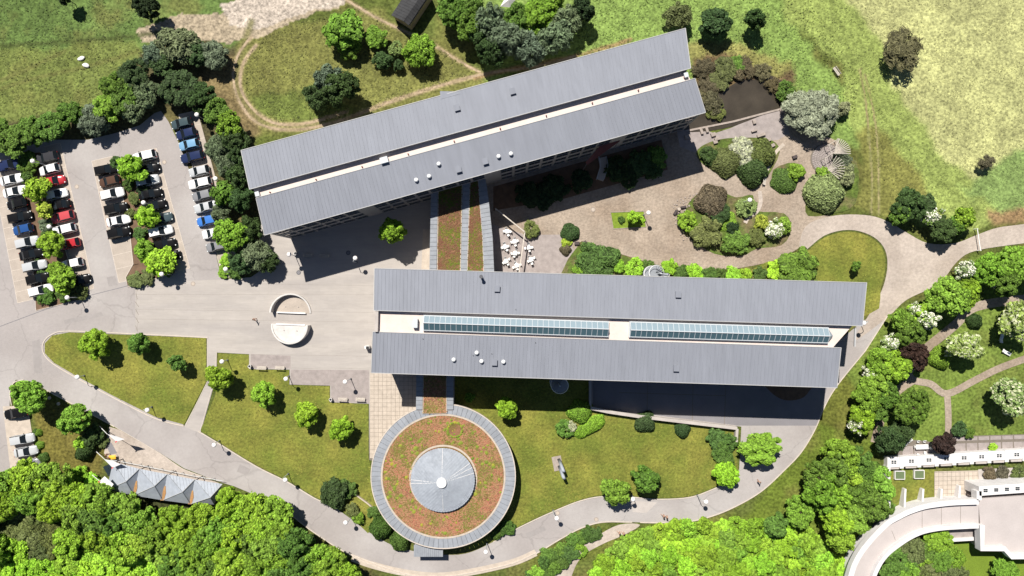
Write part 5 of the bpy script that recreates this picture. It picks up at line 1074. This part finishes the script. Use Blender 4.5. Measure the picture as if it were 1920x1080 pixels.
# ------------------------------------------------------------------ pleated shelter, flag masts
sh = empty('pleated_shelter', (0, 0, 0), label='grey metal shelter roof of four folded pyramids with leaf litter in the valleys', cat='shelter')
he, hp = 3.0, 4.6
Np = [P(x, y, he) for x, y in ((212,866),(261,879),(313.5,889),(365,899),(417,907.5))]
Sp = [P(x, y, he) for x, y in ((200,918),(251,929),(305,938),(357,945),(402,946))]
Pk = [P(x, y, hp) for x, y in ((236,903),(289.5,911.5),(342,922.5),(394,933))]
for i in range(4):
    a, b_, c, d, t = Np[i], Np[i+1], Sp[i+1], Sp[i], Pk[i]
    g = random.uniform(0, .02)
    pan = link('roof_bay', mesh('roof_bay', [a, b_, c, d, t], [(1, 0, 4), (2, 1, 4), (3, 2, 4), (0, 3, 4)], [M['zinc_light']]), sh)
    for p in (a, b_, c, d): link('ridge_cap', MB().tube([p+Vector((0, 0, .03)), t+Vector((0, 0, .03))], .06, 5).me('ridge_cap', M['roof_trim'] if p in (b_, d) else M['zinc']), pan)
    sm = MB()
    for k in range(1, 9):
        u = k/9; e0 = lerp(a, b_, u); top = lerp(a, t, min(u*2, 1)) if u < .45 else lerp(t, b_, max(0, (u-.45)/.55))
        sm.tube([e0+Vector((0, 0, .02)), top+Vector((0, 0, .02))], .02, 4)
    tag(link('seam', sm.me('seam', M['zinc']), pan), kind='stuff')
    for p in (d,): link('post', MB().cyl((p.x, p.y+.3, 0), .09, -.1, he+.05, 8).me('post', M['steel']), sh)
    link('post', MB().cyl((a.x+.1, a.y-.2, 0), .09, -.1, he+.05, 8).me('post', M['steel']), sh)
for i in range(1, 4):
    s0, n0 = Sp[i], Np[i]; m1 = lerp(s0, n0, .55); d = Vector((.42, 0, 0))
    v = [s0-d*.9+Vector((0, 0, .12)), s0+d*.7+Vector((0, 0, .12)), lerp(s0, n0, .3)+d*1.1+Vector((0, 0, .3)), m1+d*.3+Vector((0, 0, .12)), m1-d*.2+Vector((0, 0, .12)), lerp(s0, n0, .3)-d*.5+Vector((0, 0, .22))]
    link('leaf_litter', mesh('leaf_litter', v+[(p[0], p[1], p[2]-.2) for p in v], [tuple(range(6)), tuple(range(11, 5, -1))]+[(j, j+6, (j+1) % 6+6, (j+1) % 6) for j in range(6)], [M['litter']]), sh)
wl0 = W([(205,862),(240,868),(300,880),(360,892),(418,902)], 1); 
gl = empty('guard_railing', (0, 0, 0), label='low grey railing along the forecourt side of the pleated shelter', cat='railing')
link('rail', MB().tube([(p.x, p.y, 1.0) for p in wl0], .05, 6).me('rail', M['alu']), gl)
for k in range(4):
    for u in (0, .33, .66): p = lerp(wl0[k], wl0[k+1], u); link('post', MB().cyl((p.x, p.y, 0), .05, -.1, 1.0, 6).me('post', M['alu']), gl)
def mast(base, top, fl, label):
    b_ = P(*base); t = P(*top, 5.0); r = empty('flag_mast', (b_.x, b_.y, 0), label=label, cat='flag', group='leaning flag masts')
    d = t-b_; link('mast', MB().tube([(0, 0, -.2), tuple(d)], .07, 8, rend=.04).me('mast', M['white_paint']), r)
    link('foot', MB().cyl((0, 0, 0), .2, -.1, .2, 10).me('foot', M['concrete']), r)
    v = []; n = len(fl)
    w4 = [P(x, y, z)-b_ for x, y, z in fl]
    me = mesh('flag', w4+[p-Vector((0, 0, .03)) for p in w4], [tuple(range(n)), tuple(range(2*n-1, n-1, -1))]+[(j, j+n, (j+1) % n+n, (j+1) % n) for j in range(n)], [M['fabric_white']])
    f = link('flag', me, r)
    link('red_tab', MB().box(tuple(w4[-1]+Vector((0, 0, .03))), (.45, .18, .03), .7).me('red_tab', M['red']), f)
mast((184,798), (201,814), [(201,814,5.0),(219,818,4.9),(234,823.5,4.7),(218,828,4.5)], 'white flag on a leaning mast at the forecourt corner')
mast((178,846), (196,861), [(195,861,5.0),(212,864,4.9),(226,871,4.7),(211,877,4.5)], 'white flag on a leaning mast over the dark glazed end of the shelter')
mast((168,888), (187,902), [(196,893,5.0),(213,908,4.9),(203,920,4.6),(186,903,4.7)], 'square white flag on the leaning mast nearest the wood')
gz = empty('glazed_porch', (0, 0, 0), label='dark glazed canopy at the flag end of the pleated shelter', cat='canopy')
q = [P(x, y, 2.6) for x, y in ((193,876),(207,870),(217,887),(203,893))]
for i, (a, b_, c, d) in enumerate(((q[0], lerp(q[0], q[1], .48), lerp(q[3], q[2], .48), q[3]), (lerp(q[0], q[1], .52), q[1], q[2], lerp(q[3], q[2], .52)))):
    link('pane', MB().prism([(a.x, a.y), (b_.x, b_.y), (c.x, c.y), (d.x, d.y)], 2.5, 2.58).me('pane', M['glass']), gz)
for p in q: link('post', MB().cyl((p.x, p.y, 0), .06, -.1, 2.56, 6).me('post', M['steel']), gz)
p = P(212,857,.5); r = empty('folding_table', (p.x, p.y, 0), .1, label='orange topped table beside the shelter entrance', cat='table')
link('top', bevel(MB().box((0, 0, .74), (1.3, .8, .05)).me('top', M['yellow']), .02, 1), r)
for sx in (-1, 1):
    for sy in (-1, 1): link('leg', MB().cyl((sx*.55, sy*.3, 0), .03, -.02, .72, 6).me('leg', M['steel']), r)
p = P(18,1010,.8); r = empty('yellow_container', (p.x, p.y, 0), .1, label='yellow container in the gap of the dense wood', cat='container')
link('tub', bevel(MB().box((0, 0, .45), (1.1, 1.5, .9)).me('tub', M['yellow']), .05, 1), r); link('lid', bevel(MB().box((0, 0, .94), (1.2, 1.6, .1)).me('lid', M['yellow']), .03, 1), r)
p = P(206,843,.02); tag(link('painted_flag_shadow', MB().prism([(P(198,832).x, P(198,832).y), (P(209,830).x, P(209,830).y), (P(220,850).x, P(220,850).y), (P(207,852).x, P(207,852).y)], 0, .03).me('painted_flag_shadow', M['asphalt_dark'])), 'dark grey painted flag shadow on the shelter forecourt', 'mat')  # thin dark sheet standing in for the shadow cast by the flag

# ------------------------------------------------------------------ cafe terrace
ctop = bevel(MB().box((0, 0, 0), (.75, .75, .04)).me('table_top', M['white_paint']), .015, 1); cleg = MB().cyl((0, 0, 0), .04, 0, .71, 8).cyl((0, 0, 0), .25, 0, .04, 12).me('pedestal', M['alu'])
cseat = bevel(MB().box((0, 0, 0), (.44, .44, .05)).me('seat', M['white_paint']), .02, 1); cback = bevel(MB().box((0, 0, 0), (.05, .44, .42)).me('backrest', M['white_paint']), .02, 1); clg = MB().cyl((0, 0, 0), .02, 0, .42, 6).me('leg', M['alu'])
def chair(x, y, rz, label, group, name='cafe_chair'):
    r = empty(name, (x, y, Z_A), rz, label=label, cat='chair', group=group)
    link('seat', cseat, r, (0, 0, .44)); link('backrest', cback, r, (-.21, 0, .65))
    for sx in (-1, 1):
        for sy in (-1, 1): link('leg', clg, r, (sx*.18, sy*.18, 0))
tabs = [(951,434,'under the sloping beam'),(965,453,'second from the shadow edge'),(947,463,'nearest the planted link'),(966,475,'in the middle of the cafe terrace'),(991,464,'beyond the beam towards the small bed'),(949,490,'nearest the skylit block and the planted link'),(969,498,'under the post end of the beam'),(996,487,'beyond the beam nearest the skylit block')]
for i, (x, y, t) in enumerate(tabs):
    p = P(x, y, .7); a0 = random.uniform(-.5, .5); r = empty('cafe_table', (p.x, p.y, Z_A), a0, label='white square cafe table '+t, cat='table', group='cafe tables')
    link('table_top', ctop, r, (0, 0, .73)); link('pedestal', cleg, r)
    for k in range(4):
        a = a0+k*math.pi/2+random.uniform(-.25, .25); rr = random.uniform(.55, .72)
        chair(p.x+rr*math.cos(a), p.y+rr*math.sin(a), a+math.pi+random.uniform(-.3, .3), 'white chair at the cafe table '+t, 'cafe chairs')
r = empty('awning_beam', (0, 0, 0), label='pale angled timber beam on posts above the cafe tables', cat='beam')
q = [P(929,391,2.9), P(984,435,2.9), P(973,512,2.9)]
for a, b_ in ((q[0], q[1]), (q[1], q[2])):
    d = b_-a; c = (a+b_)/2; link('beam', MB().box((0, 0, 0), (d.length+.1, .2, .25)).me('beam', M['wood_grey']), r, c, math.atan2(d.y, d.x))
for p in q: link('post', MB().cyl((p.x, p.y, 0), .08, -.1, 2.8, 8).me('post', M['wood_grey']), r)

# ------------------------------------------------------------------ pond, terrace stones, stone circle, fan sculpture
sheet('pond', smooth_pts([(1268,215),(1290,200),(1340,180),(1390,150),(1440,140),(1480,165),(1478,200),(1440,212),(1370,238),(1300,248),(1280,240)], 4, True), Z_A+.003, M['water'])
tag(link('pond_edge', ribbon_me(W([(1285,246),(1345,234),(1375,228),(1420,216),(1470,203)]), .35, -.1, .12, M['stone'])), 'reddish stone edge between the pond and the paved terrace', 'stone edge')
def block(px, py, sx, sy, h, ang, mat, name, label, group):
    p = P(px, py, h); o = link(name, bevel(MB().box((0, 0, 0), (sx, sy, h+.1)).me(name, M[mat]), .04, 1, False), None, (p.x, p.y, h/2-.05), R(ang)); return tag(o, label, 'stone', group)
for x, y, a, b_, c in ((1290,256,1.0,.8,17),(1316,246,.5,1.1,17),(1326,243,.5,1.0,17),(1338,252,.9,.7,17),(1345,260,1,.6,17),(1342,266,.8,.6,17),(1415,245,1.1,.3,17),(1428,253,.5,1.6,107),(1443,262,.7,.5,20),(1450,272,.7,.6,30),(1415,228,.6,.8,17),(1468,207,.9,.8,17)):
    block(x, y, a, b_, .45, c, 'stone', 'stone_block', 'grey stone block on the pond terrace', 'stone blocks on the pond terrace')
for x, y, c in ((1267,398,60),(1278,402,-40),(1282,388,10),(1273,404,-50)): block(x, y, 1.0, .4, .5, c, 'basalt', 'basalt_block', 'dark basalt seat block beside the round stone table', 'basalt blocks in the garden')
for x, y, c in ((1082,456,0),(1096,455,30),(1491,294,20)): block(x, y, .9, .6, .45, c, 'basalt', 'basalt_boulder', 'dark basalt boulder in the gravel garden', 'basalt boulders')
p = P(1273.5,392,.4); tag(link('stone_table', MB().cyl((0, 0, 0), .3, -.1, .4, 14).me('stone_table', M['slab']), None, (p.x, p.y, 0)), 'round pale stone stump between basalt blocks', 'stone')
for i, (x, y) in enumerate(scatter([(1262,380),(1290,365),(1310,362),(1290,390),(1275,420),(1300,455),(1280,450),(1262,410)], 40, 4, 4)):
    block(x, y, random.uniform(.2, .4), random.uniform(.2, .35), random.uniform(.08, .18), random.uniform(0, 90), 'stone', 'cobble', 'small grey edging cobble of the large garden bed', 'edging cobbles')
ribbon('bed_edging', [(1145,398),(1207,396),(1211,426),(1150,429)], .12, 0, .1, M['stone'], gg, True)
pc_ = P(1549,298); r = empty('stone_circle', (pc_.x, pc_.y, 0), label='round pale stone floor of concentric paved rings beside the fan sculpture', cat='paved circle')
link('base', MB().cyl((0, 0, 0), 2.95, 0, .10, 48).me('base', M['joint']), r)
for k in range(6):
    n = max(6, 8*(k+1)); r0, r1 = .45*k+.08, .45*(k+1)+.02
    me = None
    for i in range(n):
        if me is None:
            a = 2*math.pi/n; me = MB().prism([(r0*math.cos(.015), r0*math.sin(.015)), (r1*math.cos(.015), r1*math.sin(.015)), (r1*math.cos(a-.015), r1*math.sin(a-.015)), (r0*math.cos(a-.015), r0*math.sin(a-.015))], .08, .14).me('paving_stone', M['slab_grey'])
        link('paving_stone', me, r, (0, 0, random.uniform(0, .02)), 2*math.pi*i/n+k*.2)
fs = empty('fan_sculpture', (P(1565,290).x, P(1565,290).y, 0), label='weathered timber fan sculpture of radiating slats over the stone circle', cat='sculpture')
o0 = P(1565,290)
def slat(a, b_, wd=.12):
    a, b_ = Vector(a), Vector(b_); link('slat', MB().tube([a, b_], wd/2, 4).me('slat', M['wood_grey']), fs)
for i in range(11):
    a = R(86-i*9); h0 = P(1564,288,2.0)-o0; slat(h0, (h0.x+2.6*math.cos(a), h0.y+2.6*math.sin(a), 3.0), .16)
for i in range(10):
    a = R(70-i*14); h0 = P(1553,318,.6)-o0; slat(h0, (h0.x+2.4*math.cos(a), h0.y+2.4*math.sin(a), 2.2), .14)
for a, b_ in (((1552,273),(1573,260)), ((1573,260),(1564,288)), ((1555,272),(1561,293)), ((1547,297),(1566,284)), ((1547,297),(1554,320)), ((1554,320),(1577,310))):
    slat(P(*a, 2.0)-o0, P(*b_, 2.0)-o0, .12)
for x, y in ((1553,272),(1573,261),(1547,297),(1554,320),(1576,310),(1564,288)): p = P(x, y, 2)-o0; slat((p.x, p.y, -.1), (p.x, p.y, 2.05), .14)

# lawn sculpture
p = P(1050,876); r = empty('stele_sculpture', (p.x, p.y, 0), label='pair of leaning pale grey stone steles on a slab on the lawn', cat='sculpture'); r.scale = (1.35, 1.35, 1.1)
link('plinth', MB().box((-.35, .55, .05), (1.3, 2.0, .14), .2).me('plinth', M['stone']), r)
for x, y in ((.1, .2), (.15, -.75)):
    b = MB(); b.add([(x-.55, y+1.0, 0), (x-.15, y+1.15, 0), (x+.2, y+.55, 0), (x-.2, y+.35, 0), (x-.05, y-.1, 2.6), (x+.3, y, 2.65), (x+.55, y-.35, 2.5), (x+.2, y-.5, 2.45)], [(0, 3, 2, 1), (4, 5, 6, 7), (0, 1, 5, 4), (1, 2, 6, 5), (2, 3, 7, 6), (3, 0, 4, 7)])
    link('stele', bevel(b.me('stele', M['zinc_light']), .05, 2), r)
for (x, y, lb) in ((110.5,757,'pale boulder on the grass by the road kerb'), (93.5,746,'flat pale boulder beside the big leafy tree')):
    p = P(x, y); o = link('boulder', MB().ball((0, 0, .12), .35, 9, 6, sz=.6).me('boulder', M['slab']), None, (p.x, p.y, 0)); tag(o, lb, 'boulder')
for i, (x, y, a) in enumerate(((151,109,20),(160,122,-15))):
    p = P(x, y, .2); b = MB().ball((0, 0, 0), .55, 12, 8, sz=.35); rs = random.Random(i); b.v = [(vx*rs.uniform(.85, 1.15)*1.25, vy*rs.uniform(.8, 1.15)*.75, vz*rs.uniform(.8, 1.2)) for vx, vy, vz in b.v]
    tag(link('white_bundle', b.me('white_bundle', M['fabric_white'], True), None, (p.x, p.y, .0), R(a)), ('larger' if i == 0 else 'smaller')+' white bundle lying on the mown meadow', 'bundle')

# ------------------------------------------------------------------ barn and tent at the meadow edge
r = empty('timber_barn', (0, 0, 0), label='dark boarded barn roof at the meadow footpath', cat='barn')
A, B = P(757,40,3.6), P(800,-25,3.6); d = (B-A).normalized(); n_ = Vector((-d.y, d.x, 0))
for s, wd in ((-1, 1.0), (1, 3.0)):
    for i in range(14):
        a = A+d*(i*.55); e0 = a+n_*(s*wd); e0.z = 3.6-wd*.45; dz = Vector((0, 0, random.uniform(0, .04))); w2 = d*.52
        v = [a+dz, a+w2+dz, e0+w2+dz, e0+dz]; v += [x-Vector((0, 0, .08)) for x in v]
        link('roof_board', mesh('roof_board', v, [(0, 1, 2, 3), (7, 6, 5, 4), (0, 4, 5, 1), (1, 5, 6, 2), (2, 6, 7, 3), (3, 7, 4, 0)], [M['black_roof']]), r)
q = [A-n_*.9+d*.3, B-n_*.9-d*.3, B+n_*2.8-d*.3, A+n_*2.8+d*.3]; link('wall', MB().prism([(p.x, p.y) for p in q], -.2, 2.2).me('wall', M['wood']), r)
link('gable', mesh('gable', [(q[0].x, q[0].y, 2.1), (q[3].x, q[3].y, 2.1), (A.x+d.x*.3, A.y+d.y*.3, 3.5)], [(0, 1, 2)], [M['wood']]), r)
r = empty('garden_tent', (0, 0, 0), label='white and blue canopy tent in the thicket behind the long block', cat='tent')
q = [P(x, y, 2.2) for x, y in ((938,12),(950,-8),(968,-2),(956,14))]; ap = (q[0]+q[1]+q[2]+q[3])/4+Vector((0, 0, .9))
link('canopy', mesh('canopy', q+[ap], [(0, 1, 4), (1, 2, 4), (2, 3, 4), (3, 0, 4)], [M['fabric_white']]), r)
for p in q: link('pole', MB().cyl((p.x, p.y, 0), .04, -.3, 2.2, 6).me('pole', M['alu']), r)

# ------------------------------------------------------------------ white terraced building
tb = empty('terraced_building', (0, 0, 0), label='white terraced concrete building with curved ramp deck and parapets', cat='building')
hd = 3.2
OUT = [(1835,941),(1792,942.5),(1757,946),(1730,951),(1704,960),(1686,969),(1668,979),(1651,994),(1633,1013),(1615,1036),(1603,1058),(1596,1079),(1588,1110),(1584,1140)]
INN = [(1835,987),(1801,988.5),(1766,991),(1739,995.6),(1722,1001),(1704,1010),(1686,1022),(1668,1036),(1654,1052),(1644,1070),(1638,1085),(1630,1110),(1626,1140)]
op, ip = W(smooth_pts(OUT, 4), hd), W(smooth_pts(INN, 4), hd)
dk = [(p.x, p.y) for p in op]+[(p.x, p.y) for p in ip[::-1]]
link('ramp_deck', MB().prism(dk, hd-.5, hd).me('ramp_deck', M['deck']), tb)
link('ramp_wall', ribbon_me(W(smooth_pts(OUT, 4), hd), .5, -.3, hd-.45, M['white']), tb); link('ramp_wall', ribbon_me(W(smooth_pts(INN, 4), hd), .4, -.3, hd-.45, M['white']), tb)
link('parapet', ribbon_me(W(smooth_pts(OUT, 4), hd+.9), .95, hd-.3, hd+.9, M['white'], name='parapet'), tb)
link('parapet', ribbon_me(W(smooth_pts(INN, 4), hd+.9), .7, hd-.3, hd+.9, M['white'], name='parapet'), tb)
for a, b_ in (((1729,958),(1729,995)), ((1765,950),(1765,988)), ((1801,948),(1801,986)), ((1836,948),(1836,986)), ((1672,995),(1679,1013)), ((1905,940),(1905,1030))):
    link('deck_joint', ribbon_me(W([a, b_], hd), .06, hd-.02, hd+.012, M['joint'], name='deck_joint'), tb)
ter = [P(x, y, hd) for x, y in ((1834,935),(1990,925),(1990,1045),(1896,1044),(1884,1029),(1842,1030),(1838,985))]
link('roof_terrace', MB().prism([(p.x, p.y) for p in ter], -.3, hd+.015).me('roof_terrace', M['deck']), tb)
for pts, wd in (([(1842,985),(1842,1030),(1884,1029),(1897,1044),(1990,1043)], .9), ([(1836,938),(1836,921)], .9), ([(1836,921),(1920,915),(1990,910)], 1.7)):
    link('parapet', ribbon_me(W(pts, hd+.9), wd, hd-.6 if wd < 1 else -.3, hd+.9, M['white'], name='parapet'), tb)
for i in range(7):
    for dx in (0, 4):
        for dy in (0, 3.4): p = P(1846+i*20+dx, 918-i*1.2+dy, hd+.95); link('glass_block', MB().box((0, 0, 0), (.32, .24, .08)).me('glass_block', M['glass']), tb, p)
link('planter', ribbon_me(W([(1766,993),(1766,1014),(1834,1010)], 2.2), .6, -.3, 2.2, M['white'], name='planter'), tb)
link('planter_soil', MB().prism([(p.x, p.y) for p in W([(1769,994),(1834,990),(1834,1008),(1769,1011)], 1.8)], -.2, 1.8).me('planter_soil', M['slab_grey']), tb)
# upper parapet gallery with recessed ledges and glass blocks
g0, g1 = (1664,868), (1990,858)
def gp_(t, off, h): return P(g0[0]+(g1[0]-g0[0])*t, g0[1]+(g1[1]-g0[1])*t-t*10+off, h)
ga = [gp_(0, -10, 1.2), gp_(1, -10, 1.2), gp_(1, 7, 1.2), gp_(0, 9, 1.2)]; link('gallery', MB().prism([(p.x, p.y) for p in ga], -.3, 1.2).me('gallery', M['white']), tb)
for i in range(11):
    t = .035+i*.101; p = gp_(t, 10, 1.0); link('ledge', MB().box((0, 0, 0), (2.0, .5, 1.1)).me('ledge', M['concrete']), tb, (p.x, p.y, .45), .03)
    p = gp_(t+.05, 1.5, 1.5); link('pier', MB().box((0, 0, 0), (.7, 2.2, 1.5)).me('pier', M['white']), tb, (p.x, p.y, .56), .03)
    for dx in (0, .5):
        for dy in (0, .34): q = gp_(t+.003, 0, 1.2); link('glass_block', MB().box((0, 0, 0), (.36, .25, .06)).me('glass_block', M['glass']), tb, (q.x+dx-.3, q.y+dy-.1, 1.21), .03)
link('side_wall', ribbon_me(W([(1667,876),(1667,985)], 1.6), .5, -.3, 1.6, M['white'], name='side_wall'), tb)
for x in (1698, 1731.5, 1766, 1800):
    yy = 955 if x < 1710 else 948; a, b_ = P(x, 917 if x < 1790 else 911, .9), P(x-2, yy, 1.7); v = []
    for p, z in ((a, .9), (b_, 1.7)): v += [(p.x-.17, p.y, -.2), (p.x+.17, p.y, -.2), (p.x+.17, p.y, z), (p.x-.17, p.y, z)]
    link('fin', mesh('fin', v, [(0, 3, 2, 1), (4, 5, 6, 7), (0, 1, 5, 4), (1, 2, 6, 5), (2, 3, 7, 6), (3, 0, 4, 7)], [M['white']]), tb)
sheet('terrace_lawn', [(1668,878),(1752,880),(1752,955),(1668,985)], Z_L, M['lawn'])
pt = sheet('terrace_paving', [(1752,884),(1834,882),(1836,955),(1752,960)], Z_L, M['slab'])
for i in range(11): ribbon('joint_strip', [(1752+i*8, 884), (1752+i*8, 955)], .05, 0, Z_L+.005, M['joint'], pt)
for i in range(10): ribbon('joint_strip', [(1752, 886+i*8), (1834, 884+i*8)], .05, 0, Z_L+.007, M['joint'], pt)
sheet('terrace_bed', [(1834,880),(2000,872),(2000,918),(1836,920)], Z_L, M['concrete'])
sheet('ramp_lawn', [(1690,1100),(1770,1015),(1845,1012),(1845,1030),(1990,1040),(1990,1120)], Z_L, nmat('lush_lawn', (.15, .22, .022), .95, .15, .4, .25, 6, .5, 20))
patio = sheet('patio', [(1690,822),(1760,830),(1790,818),(1990,812),(1990,850),(1680,862)], Z_L, M['joint'])
pm2 = MB().box((0, 0, 0), (2.0, 2.1, .05)).me('paving_slab', M['slab_grey']); pm3 = MB().box((0, 0, 0), (2.0, .7, .05)).me('paving_slab', M['slab_grey'])
for i in range(9): p = P(1800+i*22.2, 842-i*.7); link('paving_slab', pm2, patio, (p.x, p.y, Z_L+.012), .03); p = P(1800+i*22.2, 823-i*.7); link('paving_slab', pm3, patio, (p.x, p.y, Z_L+.012), .03)
for i in range(3): p = P(1702+i*22.2, 847-i*.7); link('paving_slab', pm2, patio, (p.x, p.y, Z_L+.012), .03)
for x, y, lb in ((1687,891,'glazed cold frame on the terrace lawn beside the side wall'), (1723.5,889.5,'glazed cold frame on the terrace lawn beside the paving')):
    p = P(x, y, .4); r = empty('cold_frame', (p.x, p.y, 0), label=lb, cat='cold frame', group='cold frames')
    for sx, sy, lx, ly in ((0, .75, 1.9, .12), (0, -.75, 1.9, .12), (-.9, 0, .12, 1.4), (.9, 0, .12, 1.4)): link('side', MB().box((sx, sy, .2), (lx, ly, .6)).me('side', M['white']), r)
    link('pane', MB().box((0, 0, .40), (1.7, 1.38, .03)).me('pane', M['frame_glass']), r); link('soil', MB().box((0, 0, .1), (1.66, 1.34, .2)).me('soil', M['soil']), r)
# garden furniture
def lounger(px, py, ang, label):
    p = P(px, py, .3); r = empty('sun_lounger', (p.x, p.y, 0), R(ang), label=label, cat='lounger', group='sun loungers')
    link('seat', bevel(MB().box((.25, 0, .32), (1.3, .62, .08)).me('seat', M['white_paint']), .03, 1), r)
    o = link('backrest', bevel(MB().box((0, 0, 0), (.7, .62, .08)).me('backrest', M['white_paint']), .03, 1), r, (-.66, 0, .46)); o.rotation_euler = (0, R(25), 0)
    for sx in (-.6, .75):
        for sy in (-.25, .25): link('leg', MB().cyl((sx, sy, 0), .03, -.05, .32, 6).me('leg', M['white_paint']), r)
lounger(1878,633,75,'white sun lounger under the pale blossoming tree'); lounger(1887,661,-28,'white sun lounger nearest the park path'); lounger(1703,828,35,'white sun lounger tilted on the patio beside the dark conifers')
for x, y, wd, ln, lb in ((1729,838,2.3,.9,'long white garden table on the patio'), (1752,838,.8,1.0,'small white garden table by the copper tree')):
    p = P(x, y, .7); r = empty('garden_table', (p.x, p.y, Z_L), .03, label=lb, cat='table'); link('top', bevel(MB().box((0, 0, .72), (wd, ln, .05)).me('top', M['white_paint']), .02, 1), r)
    for sx in (-1, 1):
        for sy in (-1, 1): link('leg', MB().cyl((sx*wd*.42, sy*ln*.4, 0), .035, -.02, .7, 6).me('leg', M['white_paint']), r)
for i, (x, y, a) in enumerate(((1716,838,0),(1722,828,-90),(1734,828,-90),(1735,849,90),(1722,853,80),(1742,840,180))):
    p = P(x, y, .5); chair(p.x, p.y, R(a), 'white garden chair around the long patio table', 'patio chairs', 'garden_chair')
for i, (x, y) in enumerate(((1852,850),(1872,848),(1881,847))):
    p = P(x, y, .5); chair(p.x, p.y, R(90), 'chair in front of the white parapet on the paved patio', 'parapet chairs', 'garden_chair')

# ------------------------------------------------------------------ people
def person_mesh(stride):
    me = bpy.data.meshes.new('p'); s = stride
    V = [(0, 0, .95), (0, 0, 1.2), (.01, 0, 1.42), (.02, 0, 1.53), (.03, 0, 1.66), (0, .10, .90), (.18*s, .11, .50), (.10*s, .11, .07), (.24*s, .11, .04), (0, -.10, .90), (-.02*s, -.11, .50), (-.30*s, -.11, .09), (-.18*s, -.11, .04),
         (0, .20, 1.40), (-.08*s, .26, 1.13), (.02*s, .27, .88), (.04*s, .27, .79), (0, -.20, 1.40), (.08*s, -.26, 1.13), (.25*s, -.25, .92), (.31*s, -.25, .85)]
    E = [(0, 1), (1, 2), (2, 3), (3, 4), (0, 5), (5, 6), (6, 7), (7, 8), (0, 9), (9, 10), (10, 11), (11, 12), (2, 13), (13, 14), (14, 15), (15, 16), (2, 17), (17, 18), (18, 19), (19, 20)]
    Rr = [.15, .14, .13, .055, .10, .095, .065, .045, .04, .095, .065, .045, .04, .065, .05, .038, .04, .065, .05, .038, .04]
    me.from_pydata(V, E, []); o = bpy.data.objects.new('p', me); C.objects.link(o)
    md = o.modifiers.new('s', 'SKIN'); o.modifiers.new('d', 'SUBSURF').levels = 1
    for i, d in enumerate(me.skin_vertices[0].data): d.radius = (Rr[i], Rr[i]*(1.15 if i < 3 else 1)); d.use_root = (i == 0)
    dg = bpy.context.evaluated_depsgraph_get(); out = bpy.data.meshes.new_from_object(o.evaluated_get(dg)); bpy.data.objects.remove(o)
    for p in out.polygons:
        z = p.center.z; y = abs(p.center.y)
        p.material_index = 2 if (z < .97 and not (y > .22 and z > .7)) else (1 if .97 <= z < 1.49 or (y > .2 and z > .92) else 0)
        if z < .09: p.material_index = 3
        p.use_smooth = True
    zmin = min(v.co.z for v in out.vertices)
    for v in out.vertices: v.co.z -= zmin
    return out
skin = plain('skin', (.45, .27, .19), .6); pmes = [person_mesh(1.0), person_mesh(.25)]
hair_me = {}
def person(px, py, rz, shirt, legs, hair, label, st=0):
    p = P(px, py, .9); r = empty('person', (p.x, p.y, Z_P), rz, label=label, cat='person')
    me = pmes[st].copy(); me.materials.clear()
    for c in (skin, plain('shirt', shirt, .9), plain('trousers', legs, .9), M['black_trim']): me.materials.append(c)
    me.name = 'body'; link('body', me, r)
    link('hair', MB().ball((0, 0, 0), .118, 10, 7, sz=.8).me('hair', plain('hair', hair, .8), True), r, (.0, 0, 1.72))
DKH, BRH = (.025, .018, .013), (.07, .042, .024)
person(477,599,.6,(.30,.22,.16),(.12,.11,.12),BRH,'person in a brown top walking across the plaza beside the disc sculpture')
person(1244,967,-.5,(.06,.06,.08),(.04,.04,.06),DKH,'person in dark clothes strolling on the curved drive'); person(1250,969,-.5,(.35,.34,.36),(.05,.06,.1),BRH,'person in a grey top strolling beside another on the curved drive')
person(1161,999,-.6,(.05,.05,.07),(.03,.03,.04),DKH,'person in black at the start of the gravel path'); person(1169,1000,-.6,(.12,.12,.16),(.06,.06,.09),DKH,'person in navy following at the start of the gravel path')
person(1423,903,.9,(.62,.17,.10),(.08,.08,.12),BRH,'person in an orange top walking up the drive by the large bright tree')
person(200,853,-.3,(.10,.06,.10),(.04,.04,.05),DKH,'person in a dark top standing at the orange table',1); person(203,858,1.2,(.6,.58,.57),(.05,.06,.1),BRH,'person in a white top standing at the orange table',1)
